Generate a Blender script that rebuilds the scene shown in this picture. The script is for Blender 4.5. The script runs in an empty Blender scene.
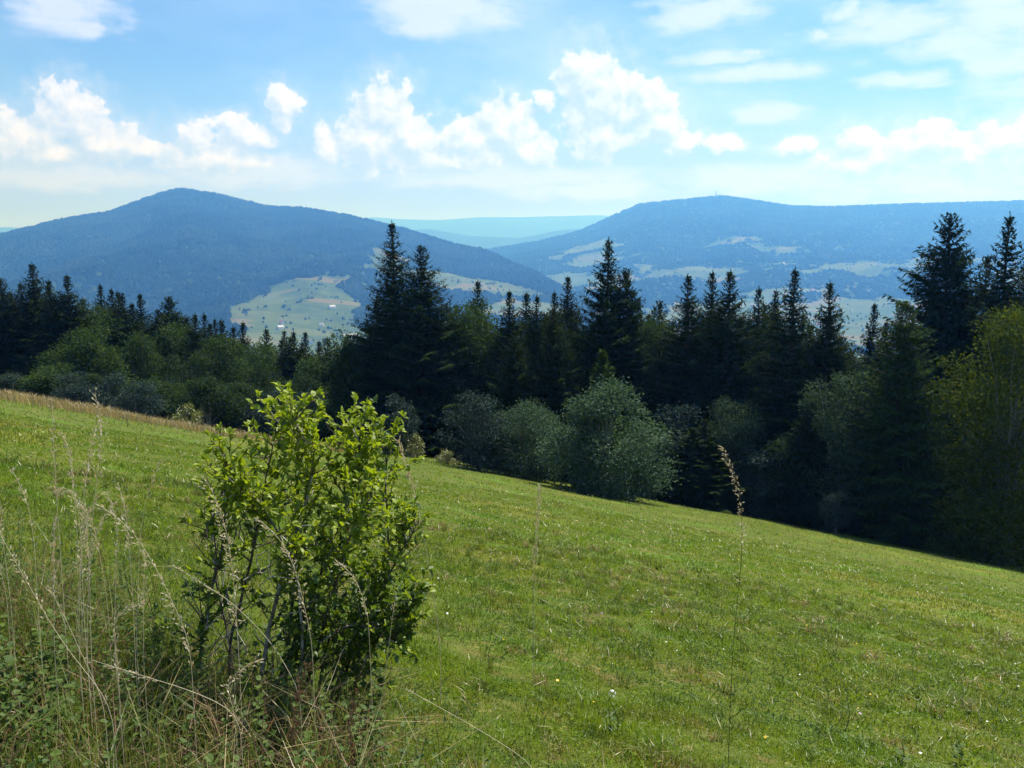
import bpy, math, random
import numpy as np
from mathutils import Vector

sc = bpy.context.scene
COL = sc.collection
R = math.radians
random.seed(7)
RNG = np.random.default_rng(11)

# ------------------------------------------------------------------ camera
W, H, F = 1024, 768, 887.0
PITCH = math.atan(134 / F)
EYE = np.array([0.0, 0.0, 1.6])
cd = bpy.data.cameras.new('camera')
cam = bpy.data.objects.new('camera', cd)
COL.objects.link(cam)
cam.location = EYE
cam.rotation_euler = (math.pi / 2 - PITCH, 0, 0)
cd.sensor_width = 36
cd.lens = F / W * 36
cd.clip_start = 0.05
cd.clip_end = 60000
sc.camera = cam

# ------------------------------------------------------------------ light, sky, exposure
SUN_AZ, SUN_EL = 40.0, 58.0
SUN_STRENGTH = 5.0
SKY_STRENGTH = 0.075
EXPOSURE = 0.97
HAZE_DENSITY = 2.5e-4
HAZE_COLOR = (0.10, 0.34, 1.0)
sc.view_settings.view_transform = 'Standard'
sc.view_settings.look = 'None'
sc.view_settings.gamma = 1
sc.view_settings.use_curve_mapping = False
sc.view_settings.exposure = EXPOSURE
sc.render.engine = 'CYCLES'
sc.cycles.max_bounces = 6
sc.cycles.diffuse_bounces = 3
sc.cycles.transmission_bounces = 4
sc.cycles.volume_bounces = 0
sc.cycles.use_denoising = True
sc.cycles.sample_clamp_indirect = 4


def ray(px, py):
    """direction, scaled so that its forward (y) part is 1"""
    x, y, z = (px - W / 2) / F, 1.0, -(py - H / 2) / F
    c, s = math.cos(PITCH), math.sin(PITCH)
    y2, z2 = y * c + z * s, -y * s + z * c
    return np.array([x / y2, 1.0, z2 / y2])


def azel(px, py):
    d = ray(px, py)
    return math.atan2(d[0], d[1]), math.atan2(d[2], math.hypot(d[0], d[1]))


sd = Vector((math.sin(R(SUN_AZ)) * math.cos(R(SUN_EL)), math.cos(R(SUN_AZ)) * math.cos(R(SUN_EL)), math.sin(R(SUN_EL))))
ld = bpy.data.lights.new('sun', 'SUN')
ld.energy = SUN_STRENGTH
ld.angle = R(0.53)
ld.color = (1.0, 0.955, 0.88)
sun = bpy.data.objects.new('sun', ld)
COL.objects.link(sun)
sun.rotation_euler = sd.to_track_quat('Z', 'Y').to_euler()
sun.location = (20, -20, 60)


class NT:
    """small helper for building node graphs"""

    def __init__(s, tree):
        s.t = tree
        s.n = tree.nodes
        s.l = tree.links

    def put(s, sock, v):
        if v is None:
            return
        if isinstance(v, bpy.types.NodeSocket):
            s.l.new(v, sock)
        else:
            sock.default_value = v

    def node(s, typ, ins=(), **props):
        n = s.n.new(typ)
        for k, v in props.items():
            setattr(n, k, v)
        for k, v in (ins.items() if isinstance(ins, dict) else enumerate(ins)):
            s.put(n.inputs[k], v)
        return n

    def math(s, op, a, b=None, c=None, clamp=False):
        return s.node('ShaderNodeMath', [a, b, c], operation=op, use_clamp=clamp).outputs[0]

    def vmath(s, op, a, b=None):
        n = s.node('ShaderNodeVectorMath', [a, b], operation=op)
        return n.outputs['Value'] if op in ('LENGTH', 'DOT_PRODUCT') else n.outputs['Vector']

    def noise(s, vec, scale, detail=4, rough=0.5, dist=0.0, **props):
        n = s.node('ShaderNodeTexNoise', **props)
        s.put(n.inputs['Vector'], vec)
        n.inputs['Scale'].default_value = scale
        n.inputs['Detail'].default_value = detail
        n.inputs['Roughness'].default_value = rough
        n.inputs['Distortion'].default_value = dist
        return n

    def mix(s, fac, a, b):
        n = s.node('ShaderNodeMix', data_type='RGBA')
        s.put(n.inputs[0], fac)
        s.put(n.inputs[6], a)
        s.put(n.inputs[7], b)
        return n.outputs[2]

    def ramp(s, fac, lo, hi):
        n = s.node('ShaderNodeMapRange', interpolation_type='SMOOTHSTEP')
        s.put(n.inputs[0], fac)
        n.inputs[1].default_value = lo
        n.inputs[2].default_value = hi
        return n.outputs[0]


def c4(c):
    return (c[0], c[1], c[2], 1.0)


# ---- world: daylight sky with summer cumulus and thin veils, placed by direction
wd = bpy.data.worlds.new('World')
sc.world = wd
wd.use_nodes = True
wt = NT(wd.node_tree)
wbg = wt.n['Background']
wbg.inputs[1].default_value = SKY_STRENGTH
sky = wt.node('ShaderNodeTexSky', sky_type='NISHITA', sun_disc=False)
sky.sun_elevation = R(SUN_EL)
sky.sun_rotation = R(SUN_AZ)
sky.altitude = 600
sky.air_density = 1.0
sky.dust_density = 1.0
sky.ozone_density = 1.5
tc = wt.node('ShaderNodeTexCoord')
sep = wt.node('ShaderNodeSeparateXYZ', [tc.outputs['Generated']])
az = wt.math('ARCTAN2', sep.outputs[0], sep.outputs[1])
el = wt.math('ARCSINE', sep.outputs[2])
P0 = wt.node('ShaderNodeCombineXYZ', [wt.math('MULTIPLY', az, 57.3), wt.math('MULTIPLY', el, 57.3), 0.0]).outputs[0]  # degrees
K = 57.3 / F                                                    # degrees per photo pixel

warp = wt.noise(P0, 0.42, 5, 0.62)
wv = wt.vmath('SUBTRACT', warp.outputs['Color'], (0.5, 0.5, 0.5))
P1 = wt.vmath('ADD', P0, wt.vmath('MULTIPLY', wv, (1.9, 1.5, 0)))
PW = wt.vmath('ADD', P0, wt.vmath('MULTIPLY', wv, (5.0, 1.1, 0)))


def field(P, blobs):
    f = None
    for (px, py, w, h) in blobs:
        w, h = w * 1.10, h * 1.12
        a, e = azel(px, py)
        d = wt.vmath('SUBTRACT', P, (a * 57.3, e * 57.3, 0))
        d = wt.vmath('MULTIPLY', d, (1 / (w * K), 1 / (h * K), 0))
        g = wt.math('SUBTRACT', 1.0, wt.vmath('LENGTH', d))
        f = g if f is None else wt.math('MAXIMUM', f, g)
    return f


CUMULUS = [(20, 140, 44, 26), (72, 114, 32, 32), (100, 142, 42, 22), (140, 150, 20, 9), (45, 152, 60, 14),
           (283, 103, 17, 20), (280, 118, 12, 12),
           (194, 135, 20, 17), (238, 132, 24, 17), (258, 140, 20, 13), (215, 158, 60, 16),
           (384, 112, 32, 34), (372, 142, 52, 30), (326, 146, 16, 24), (410, 140, 34, 30),
           (470, 140, 40, 26), (505, 128, 40, 30), (530, 150, 34, 20), (455, 158, 70, 14),
           (588, 78, 34, 34), (606, 100, 50, 38), (600, 138, 36, 26), (650, 105, 28, 26), (658, 125, 30, 20), (684, 142, 24, 12),
           (545, 100, 14, 12), (725, 144, 20, 9), (795, 148, 20, 10), (860, 140, 26, 14),
           (930, 142, 60, 20), (980, 150, 60, 26), (880, 160, 70, 18), (1010, 138, 40, 18), (1090, 150, 80, 30), (-60, 150, 60, 30)]
WISPS = [(62, 10, 52, 24), (86, 24, 22, 12), (440, 8, 90, 26), (430, 28, 50, 12), (700, 12, 58, 20), (760, 72, 74, 11), (720, 58, 50, 8),
         (765, 115, 42, 12), (905, 80, 46, 10), (890, 24, 80, 18), (815, 32, 22, 8), (990, 22, 64, 34), (1000, 66, 42, 13), (950, 45, 60, 12), (845, 14, 22, 10),
         (260, 172, 110, 18), (60, 178, 130, 12), (520, 178, 160, 14), (760, 178, 130, 16), (930, 176, 150, 24), (590, 190, 120, 12), (1120, 60, 120, 60)]
fC = field(P1, CUMULUS)
fS = field(wt.vmath('ADD', P1, (0.40, 0.75, 0)), CUMULUS)
fW = field(PW, WISPS)
b1 = wt.noise(P0, 0.95, 9, 0.60).outputs['Fac']
b2 = wt.node('ShaderNodeTexVoronoi', {'Vector': P1, 'Scale': 1.1}, feature='SMOOTH_F1').outputs['Distance']
puff = wt.math('ADD', wt.math('MULTIPLY', wt.math('SUBTRACT', b1, 0.5), 1.35), wt.math('MULTIPLY', wt.math('SUBTRACT', 0.45, b2), 0.3))
dC = wt.math('ADD', fC, puff)
mC = wt.math('MAXIMUM', wt.ramp(dC, 0.04, 0.32), wt.math('MULTIPLY', wt.ramp(dC, -0.45, 0.3), 0.30))
streak = wt.vmath('MULTIPLY', P0, (0.35, 1.3, 0))
b3 = wt.noise(streak, 0.7, 7, 0.6).outputs['Fac']
dW = wt.math('ADD', fW, wt.math('MULTIPLY', wt.math('SUBTRACT', b3, 0.5), 1.7))
mW = wt.math('MULTIPLY', wt.ramp(dW, -0.05, 0.75), 0.8)
# thin veil and the pale band low over the hills
veil = wt.math('MULTIPLY', wt.ramp(wt.noise(wt.vmath('MULTIPLY', P0, (0.05, 0.13, 0)), 1.0, 6, 0.6).outputs['Fac'], 0.34, 0.70), wt.math('ADD', 0.26, wt.math('MULTIPLY', wt.ramp(az, R(-25), R(25)), 0.42)))
low = wt.math('MULTIPLY', wt.ramp(el, R(10.0), R(2.0)), 0.8)
soft = veil
# the cumulus are whiter on their thick, sunward side
P2 = wt.vmath('ADD', P0, (0.35, 0.8, 0))
s2 = wt.noise(P2, 0.95, 5, 0.6).outputs['Fac']
shade = wt.ramp(wt.math('ADD', wt.math('MULTIPLY', wt.math('SUBTRACT', b1, s2), 1.0), wt.math('MULTIPLY', wt.math('SUBTRACT', fC, fS), 0.5)), -0.26, 0.40)
CLOUD_LO, CLOUD_HI = (4.1, 5.1, 7.0, 1), (7.3, 7.3, 7.8, 1)
ccol = wt.mix(shade, CLOUD_LO, CLOUD_HI)
SKYGAIN = wt.node('ShaderNodeVectorMath', [sky.outputs[0], (0.58, 0.80, 1.0)], operation='MULTIPLY')
col = wt.mix(soft, SKYGAIN.outputs[0], (5.2, 6.4, 7.4, 1))
col = wt.mix(low, col, (3.5, 4.25, 9.0, 1))
col = wt.mix(mW, col, (5.6, 6.2, 8.0, 1))
col = wt.mix(wt.math('MULTIPLY', mC, 0.93), col, ccol)
wt.l.new(col, wbg.inputs[0])

# ------------------------------------------------------------------ helpers


def hash2(ix, iy, seed):
    n = (ix.astype(np.int64) * 374761393 + iy.astype(np.int64) * 668265263 + seed * 974634777) & 0x7FFFFFFF
    n = ((n ^ (n >> 13)) * 1274126177) & 0x7FFFFFFF
    return ((n ^ (n >> 16)) & 0xFFFF) / 65535.0


def vnoise(x, y, seed=0):
    x, y = np.broadcast_arrays(np.asarray(x, float), np.asarray(y, float))
    ix, iy = np.floor(x), np.floor(y)
    fx, fy = x - ix, y - iy
    fx, fy = fx * fx * (3 - 2 * fx), fy * fy * (3 - 2 * fy)
    a, b = hash2(ix, iy, seed), hash2(ix + 1, iy, seed)
    c, d = hash2(ix, iy + 1, seed), hash2(ix + 1, iy + 1, seed)
    return (a * (1 - fx) + b * fx) * (1 - fy) + (c * (1 - fx) + d * fx) * fy


def fbm(x, y, octaves=4, seed=0, gain=0.5):
    s, amp, tot = 0, 1.0, 0
    for i in range(octaves):
        s = s + amp * vnoise(np.asarray(x) * 2 ** i, np.asarray(y) * 2 ** i, seed + i * 17)
        tot += amp
        amp *= gain
    return s / tot


def sstep(a, b, x):
    t = np.clip((np.asarray(x, float) - a) / (b - a), 0, 1)
    return t * t * (3 - 2 * t)


def mesh_np(name, V, F_, mats, midx=None, smooth=False):
    """one mesh from arrays: V (n,3), F_ (m,k)"""
    V = np.ascontiguousarray(V, np.float32)
    F_ = np.ascontiguousarray(F_, np.int32)
    me = bpy.data.meshes.new(name)
    me.vertices.add(len(V))
    me.vertices.foreach_set('co', V.ravel())
    m, k = F_.shape
    me.loops.add(m * k)
    me.loops.foreach_set('vertex_index', F_.ravel())
    me.polygons.add(m)
    me.polygons.foreach_set('loop_start', np.arange(0, m * k, k, dtype=np.int32))
    for mt in (mats if isinstance(mats, (list, tuple)) else [mats]):
        me.materials.append(mt)
    if midx is not None:
        me.polygons.foreach_set('material_index', np.ascontiguousarray(midx, np.int32))
    me.polygons.foreach_set('use_smooth', np.full(m, smooth, bool))
    me.update(calc_edges=True)
    return me


def obj(name, me, parent=None, **props):
    o = bpy.data.objects.new(name, me)
    COL.objects.link(o)
    if parent is not None:
        o.parent = parent
    for k, v in props.items():
        o[k] = v
    return o


def thing(name, label, cat, loc=(0, 0, 0), rz=0.0, group=None):
    o = obj(name, None)
    o.empty_display_size = 0.3
    o.location = loc
    o.rotation_euler = (0, 0, rz)
    o['label'] = label
    o['category'] = cat
    if group:
        o['group'] = group
    return o


class Geo:
    """collects triangles"""

    def __init__(s):
        s.V, s.F, s.M, s.n = [], [], [], 0

    def add(s, V, F_, m=0):
        V = np.asarray(V, float).reshape(-1, 3)
        F_ = np.asarray(F_, int)
        if F_.shape[1] == 4:
            F_ = np.concatenate([F_[:, [0, 1, 2]], F_[:, [0, 2, 3]]])
        s.V.append(V)
        s.F.append(F_ + s.n)
        s.M.append(np.full(len(F_), m))
        s.n += len(V)

    def tube(s, pts, rad, sides=6, m=0):
        pts = np.asarray(pts, float)
        k = len(pts)
        rad = np.broadcast_to(rad, (k,))
        t = np.gradient(pts, axis=0)
        t /= np.linalg.norm(t, axis=1, keepdims=True) + 1e-9
        ref = np.array([1.0, 0.2, 0.1]) if abs(t[0][0]) < 0.8 else np.array([0.1, 1.0, 0.2])
        u = np.cross(t, ref)
        u /= np.linalg.norm(u, axis=1, keepdims=True) + 1e-9
        v = np.cross(t, u)
        a = np.arange(sides) * 2 * math.pi / sides
        V = pts[:, None, :] + rad[:, None, None] * (np.cos(a)[None, :, None] * u[:, None, :] + np.sin(a)[None, :, None] * v[:, None, :])
        i, j = np.meshgrid(np.arange(k - 1), np.arange(sides), indexing='ij')
        i, j = i.ravel(), j.ravel()
        j2 = (j + 1) % sides
        F_ = np.stack([i * sides + j, i * sides + j2, (i + 1) * sides + j2, (i + 1) * sides + j], 1)
        s.add(V.reshape(-1, 3), F_, m)

    def mesh(s, name, mats, smooth=False):
        return mesh_np(name, np.concatenate(s.V), np.concatenate(s.F), mats, np.concatenate(s.M), smooth)


def unit(a):
    return a / (np.linalg.norm(a, axis=-1, keepdims=True) + 1e-9)


def inst(geo, tv, tf, P, D, N, S, m=0):
    """copies a template (x across, y along, z up) to points P, along D, facing N, size S (n,) or (n,3)"""
    D = unit(np.asarray(D, float))
    X = unit(np.cross(D, N))
    Z = np.cross(X, D)
    S = np.asarray(S, float)
    if S.ndim == 1:
        S = np.repeat(S[:, None], 3, 1)
    tv = np.asarray(tv, float)
    L = tv[None, :, :] * S[:, None, :]
    V = P[:, None, :] + L[..., 0:1] * X[:, None, :] + L[..., 1:2] * D[:, None, :] + L[..., 2:3] * Z[:, None, :]
    n, k = len(P), len(tv)
    F_ = (np.asarray(tf)[None] + (np.arange(n) * k)[:, None, None]).reshape(-1, len(tf[0]))
    geo.add(V.reshape(-1, 3), F_, m)


DIAMOND_V = [(0, 0, 0), (0.5, 0.45, 0), (0, 1, 0), (-0.5, 0.45, 0)]
DIAMOND_F = [(0, 1, 2), (0, 2, 3)]
LEAF_V = [(0, 0, 0), (0, .33, -.05), (0, .68, -.03), (0, 1, -.12), (.34, .22, .05), (.42, .5, .06), (.24, .80, .0), (-.34, .22, .05), (-.42, .5, .06), (-.24, .80, .0)]
LEAF_F = [(0, 4, 1), (4, 5, 1), (1, 5, 2), (5, 6, 2), (2, 6, 3), (0, 1, 7), (7, 1, 8), (1, 2, 8), (8, 2, 9), (2, 3, 9)]

# ------------------------------------------------------------------ materials


def new_mat(name):
    m = bpy.data.materials.new(name)
    m.use_nodes = True
    t = NT(m.node_tree)
    t.n.clear()
    out = t.node('ShaderNodeOutputMaterial')
    return m, t, out


def leaf_mat(name, ca, cb, trans=0.35, tcol=None, gloss=0.05, patch=None, rough=0.45):
    """leaves: diffuse, light let through, a little gloss; colour varies leaf by leaf"""
    m, t, out = new_mat(name)
    g = t.node('ShaderNodeNewGeometry')
    rnd = g.outputs['Random Per Island']
    base = t.mix(rnd, c4(ca), c4(cb))
    if patch:
        tcn = t.node('ShaderNodeTexCoord')
        for (scale, lo, hi, c, amt) in patch:
            n = t.noise(tcn.outputs['Object'], scale, 3, 0.55).outputs['Fac']
            base = t.mix(t.math('MULTIPLY', t.ramp(n, lo, hi), amt), base, c4(c))
    d = t.node('ShaderNodeBsdfDiffuse', [base])
    hs = t.node('ShaderNodeMix', data_type='RGBA', blend_type='MULTIPLY')
    hs.inputs[0].default_value = 1.0
    t.put(hs.inputs[6], base)
    hs.inputs[7].default_value = c4(tcol or (1.5, 1.5, 0.6))
    tr = t.node('ShaderNodeBsdfTranslucent', [hs.outputs[2]])
    mx = t.node('ShaderNodeMixShader', [trans, d.outputs[0], tr.outputs[0]])
    if gloss <= 0:
        t.l.new(mx.outputs[0], out.inputs[0])
        return m
    gl = t.node('ShaderNodeBsdfGlossy', {'Color': (0.9, 0.95, 1, 1), 'Roughness': rough})
    mx2 = t.node('ShaderNodeMixShader', [gloss, mx.outputs[0], gl.outputs[0]])
    t.l.new(mx2.outputs[0], out.inputs[0])
    return m


def rough_mat(name, ca, cb, scale=6.0, rough=0.9, stretch=(1, 1, 1), bump=0.4):
    m, t, out = new_mat(name)
    tcn = t.node('ShaderNodeTexCoord')
    v = t.vmath('MULTIPLY', tcn.outputs['Object'], stretch)
    n = t.noise(v, scale, 6, 0.6).outputs['Fac']
    p = t.node('ShaderNodeBsdfPrincipled', {'Base Color': t.mix(t.ramp(n, 0.3, 0.7), c4(ca), c4(cb)), 'Roughness': rough})
    b = t.node('ShaderNodeBump', {'Strength': bump, 'Distance': 0.02, 'Height': n})
    t.l.new(b.outputs[0], p.inputs['Normal'])
    t.l.new(p.outputs[0], out.inputs[0])
    return m


PATCH = [(0.16, 0.50, 0.72, (0.17, 0.165, 0.028), 0.6), (0.55, 0.52, 0.74, (0.085, 0.18, 0.010), 0.6), (1.7, 0.54, 0.76, (0.16, 0.13, 0.045), 0.5), (4.0, 0.50, 0.68, (0.040, 0.075, 0.010), 0.8), (7.0, 0.58, 0.72, (0.22, 0.19, 0.07), 0.55), (2.6, 0.56, 0.72, (0.15, 0.10, 0.045), 0.55), (1.1, 0.50, 0.70, (0.055, 0.105, 0.012), 0.6)]
M_GRASS = leaf_mat('grass_blades', (0.095, 0.172, 0.009), (0.185, 0.245, 0.016), 0.42, (1.4, 1.35, 0.5), 0.02, PATCH, 0.4)
M_DRYGRASS = leaf_mat('dry_grass', (0.24, 0.18, 0.08), (0.36, 0.29, 0.14), 0.3, (1.2, 1.1, 0.8), 0.03)
M_BROWNGRASS = leaf_mat('brown_seeding_grass', (0.13, 0.075, 0.045), (0.24, 0.16, 0.09), 0.3, (1.2, 1.0, 0.8), 0.03)
M_LONGGRASS = leaf_mat('long_grass', (0.055, 0.10, 0.014), (0.16, 0.18, 0.04), 0.4, (1.3, 1.3, 0.5), 0.02)
M_STRAW = leaf_mat('straw', (0.50, 0.43, 0.27), (0.68, 0.61, 0.45), 0.25, (1.1, 1.0, 0.8), 0.05)
M_SPRUCE = leaf_mat('spruce_needles', (0.011, 0.021, 0.006), (0.025, 0.041, 0.011), 0.10, None, 0.0)
M_SPRUCE_L = leaf_mat('fresh_spruce_needles', (0.020, 0.042, 0.009), (0.050, 0.080, 0.018), 0.15, None, 0.0)
M_SALLOW = leaf_mat('sallow_leaves', (0.034, 0.064, 0.038), (0.085, 0.128, 0.080), 0.22, (1.2, 1.3, 0.6), 0.0)
M_WILLOW = leaf_mat('willow_leaves', (0.026, 0.048, 0.028), (0.066, 0.098, 0.060), 0.22, (1.2, 1.3, 0.6), 0.0)
M_BIRCH = leaf_mat('birch_leaves', (0.023, 0.045, 0.014), (0.058, 0.088, 0.027), 0.25, (1.3, 1.4, 0.5), 0.0)
M_BEECH = leaf_mat('beech_leaves', (0.024, 0.048, 0.010), (0.080, 0.10, 0.014), 0.30, (1.6, 1.5, 0.4), 0.0)
M_DARKLEAF = leaf_mat('dark_leaves', (0.017, 0.034, 0.014), (0.045, 0.068, 0.027), 0.22, (1.3, 1.4, 0.6), 0.0)
M_BLUELEAF = leaf_mat('blue_green_leaves', (0.020, 0.036, 0.030), (0.050, 0.072, 0.062), 0.15, (1.2, 1.3, 0.8), 0.0)
M_YELLOWLEAF = leaf_mat('yellow_green_leaves', (0.085, 0.10, 0.02), (0.14, 0.15, 0.035), 0.3, None, 0.04)
M_BUSH = leaf_mat('bush_leaves', (0.042, 0.085, 0.014), (0.095, 0.145, 0.024), 0.40, (1.7, 1.6, 0.45), 0.025, None, 0.5)
M_BUSHYOUNG = leaf_mat('young_bush_leaves', (0.17, 0.235, 0.018), (0.27, 0.33, 0.03), 0.45, (1.3, 1.3, 0.35), 0.02, None, 0.5)
M_WEED = leaf_mat('weed_leaves', (0.036, 0.070, 0.012), (0.088, 0.135, 0.024), 0.38, (1.5, 1.5, 0.5), 0.012, None, 0.6)
M_CLOVER = leaf_mat('clover_leaves', (0.075, 0.135, 0.014), (0.16, 0.21, 0.035), 0.4, (1.4, 1.4, 0.5), 0.0)
M_BARK = rough_mat('spruce_bark', (0.035, 0.026, 0.020), (0.085, 0.065, 0.050), 7, 0.95, (1, 1, 0.3))
M_GREYBARK = rough_mat('grey_bark', (0.09, 0.085, 0.075), (0.20, 0.19, 0.17), 7, 0.9, (1, 1, 0.3))
M_TWIG = rough_mat('bush_bark', (0.045, 0.034, 0.026), (0.10, 0.08, 0.062), 40, 0.85, (1, 1, 0.4))
M_LICHEN = rough_mat('lichened_bark', (0.07, 0.055, 0.045), (0.50, 0.49, 0.45), 28, 0.9, (1, 1, 0.5))
M_STEMGREEN = leaf_mat('green_stems', (0.05, 0.075, 0.02), (0.09, 0.11, 0.03), 0.2)
M_WHITEFLOWER = leaf_mat('white_petals', (0.60, 0.60, 0.56), (0.75, 0.74, 0.70), 0.3, (1, 1, 1), 0.02)
M_VIOLET = leaf_mat('violet_petals', (0.26, 0.16, 0.36), (0.42, 0.28, 0.46), 0.3, (1, 1, 1), 0.02)
M_PINK = leaf_mat('pink_petals', (0.40, 0.14, 0.26), (0.55, 0.24, 0.38), 0.3, (1, 1, 1), 0.02)
M_YELLOW = leaf_mat('yellow_petals', (0.60, 0.42, 0.03), (0.70, 0.52, 0.06), 0.3, (1, 1, 1), 0.02)

# meadow soil and thatch
M_MEADOW, t, out = new_mat('meadow_thatch')
tcn = t.node('ShaderNodeTexCoord')
ob = tcn.outputs['Object']
base = t.mix(t.noise(ob, 14, 6, 0.65).outputs['Fac'], (0.035, 0.055, 0.008, 1), (0.10, 0.12, 0.018, 1))
for (s_, lo, hi, c, amt) in PATCH:
    base = t.mix(t.math('MULTIPLY', t.ramp(t.noise(ob, s_, 3, 0.55).outputs['Fac'], lo, hi), amt), base, c4(c))
p = t.node('ShaderNodeBsdfPrincipled', {'Base Color': base, 'Roughness': 1.0})
p.inputs['Specular IOR Level'].default_value = 0.1
bmp = t.node('ShaderNodeBump', {'Strength': 0.8, 'Distance': 0.05, 'Height': t.noise(ob, 9, 8, 0.7).outputs['Fac']})
t.l.new(bmp.outputs[0], p.inputs['Normal'])
t.l.new(p.outputs[0], out.inputs[0])

# far country: forest and a patchwork of fields, told apart by the mesh attribute "field"
M_COUNTRY, t, out = new_mat('forest_and_fields')
tcn = t.node('ShaderNodeTexCoord')
ob = tcn.outputs['Object']
at = t.node('ShaderNodeAttribute', attribute_name='field')
forest = t.mix(t.ramp(t.noise(ob, 0.012, 6, 0.7).outputs['Fac'], 0.35, 0.65), (0.016, 0.032, 0.014, 1), (0.042, 0.066, 0.024, 1))
par = t.node('ShaderNodeTexVoronoi', {'Vector': t.vmath('MULTIPLY', ob, (0.0060, 0.014, 0)), 'Scale': 1.0, 'Randomness': 0.85})
rr = t.node('ShaderNodeValToRGB', [par.outputs['Color']])
cr = rr.color_ramp
cr.interpolation = 'CONSTANT'
stops = [(0.0, (0.050, 0.070, 0.016)), (0.28, (0.085, 0.092, 0.024)), (0.42, (0.040, 0.058, 0.016)), (0.58, (0.125, 0.095, 0.038)), (0.70, (0.065, 0.080, 0.022)), (0.86, (0.095, 0.090, 0.030))]
while len(cr.elements) < len(stops):
    cr.elements.new(0.5)
for e_, (pos, c) in zip(cr.elements, stops):
    e_.position = pos
    e_.color = c4(c)
fcol = t.mix(t.ramp(t.noise(ob, 0.03, 4, 0.6).outputs['Fac'], 0.3, 0.7), rr.outputs[0], t.mix(0.5, rr.outputs[0], (0.09, 0.13, 0.04, 1)))
base = t.mix(at.outputs['Fac'], forest, fcol)
p = t.node('ShaderNodeBsdfDiffuse', [base])
t.l.new(p.outputs[0], out.inputs[0])
M_FARWOOD = leaf_mat('far_tree_crowns', (0.017, 0.030, 0.014), (0.026, 0.043, 0.018), 0.5, (1, 1, 1), 0.0, [(0.0035, 0.42, 0.62, (0.050, 0.072, 0.026), 0.75), (0.009, 0.52, 0.66, (0.010, 0.020, 0.011), 0.7)])

# ------------------------------------------------------------------ terrain shape
FLOOR = -232.0


def ground(x, y):
    """height of the meadow slope and the valley side below it"""
    x, y = np.asarray(x, float), np.asarray(y, float)
    r = np.hypot(x, y)
    k = np.where(r > 260, 260 / np.maximum(r, 1), 1.0)
    z = -0.183 * x * k - 0.225 * y * k
    yy = np.clip(y * k, 28, 130) - 28
    z = z - 0.0021 * yy ** 2 * (1 - sstep(-15, -4, x))
    z = z + 0.16 * (fbm(x * 0.33, y * 0.33, 3, 5) - 0.5) * np.clip(r / 3, 0, 1)
    z = z + 1.2 * (fbm(x * 0.05, y * 0.05, 2, 9) - 0.5) * sstep(60, 120, r)
    w = sstep(230, 1700, r) * sstep(-0.25, 0.45, y / np.maximum(r, 1e-6))
    return z * (1 - w) + (FLOOR + 10 * (fbm(x / 400, y / 400, 3, 3) - 0.5)) * w


def gz(x, y):
    return float(ground(x, y))


def hit(px, py):
    """the meadow point seen at a photo pixel"""
    d = ray(px, py)
    lo = 0.5
    for s in np.geomspace(0.5, 120, 1200):
        p_ = EYE + d * s
        if p_[2] < gz(p_[0], p_[1]):
            return p_
    return EYE + d * 60


def grid_mesh(name, A, Rr, zfun, mat, field_=None):
    a, r = np.meshgrid(A, Rr, indexing='ij')
    x, y = np.sin(a) * r, np.cos(a) * r
    z = zfun(a, r)
    V = np.stack([x, y, z], -1).reshape(-1, 3)
    na, nr = len(A), len(Rr)
    i, j = np.meshgrid(np.arange(na - 1), np.arange(nr - 1), indexing='ij')
    i, j = i.ravel(), j.ravel()
    F_ = np.stack([i * nr + j, i * nr + j + 1, (i + 1) * nr + j + 1, (i + 1) * nr + j], 1)
    me = mesh_np(name, V, F_, mat, None, True)
    if field_ is not None:
        fa = me.attributes.new('field', 'FLOAT', 'POINT')
        fa.data.foreach_set('value', np.ascontiguousarray(field_(a, r), np.float32).ravel())
    return me


polar = lambda a, r: ground(np.sin(a) * r, np.cos(a) * r)
ring = np.concatenate([[0.0], np.geomspace(0.4, 40, 150), np.linspace(41, 210, 90)])
obj('meadow', grid_mesh('meadow', np.linspace(-math.pi, math.pi, 361), ring, polar, M_MEADOW), kind='structure')


def valley_field(a, r):
    x, y = np.sin(a) * r, np.cos(a) * r
    return sstep(0.47, 0.55, fbm(x / 260, y / 260, 4, 40)) * sstep(900, 1300, r)


obj('valley', grid_mesh('valley', np.linspace(-math.pi, math.pi, 721), np.geomspace(210, 16500, 130), polar, M_COUNTRY, valley_field), kind='structure')


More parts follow.
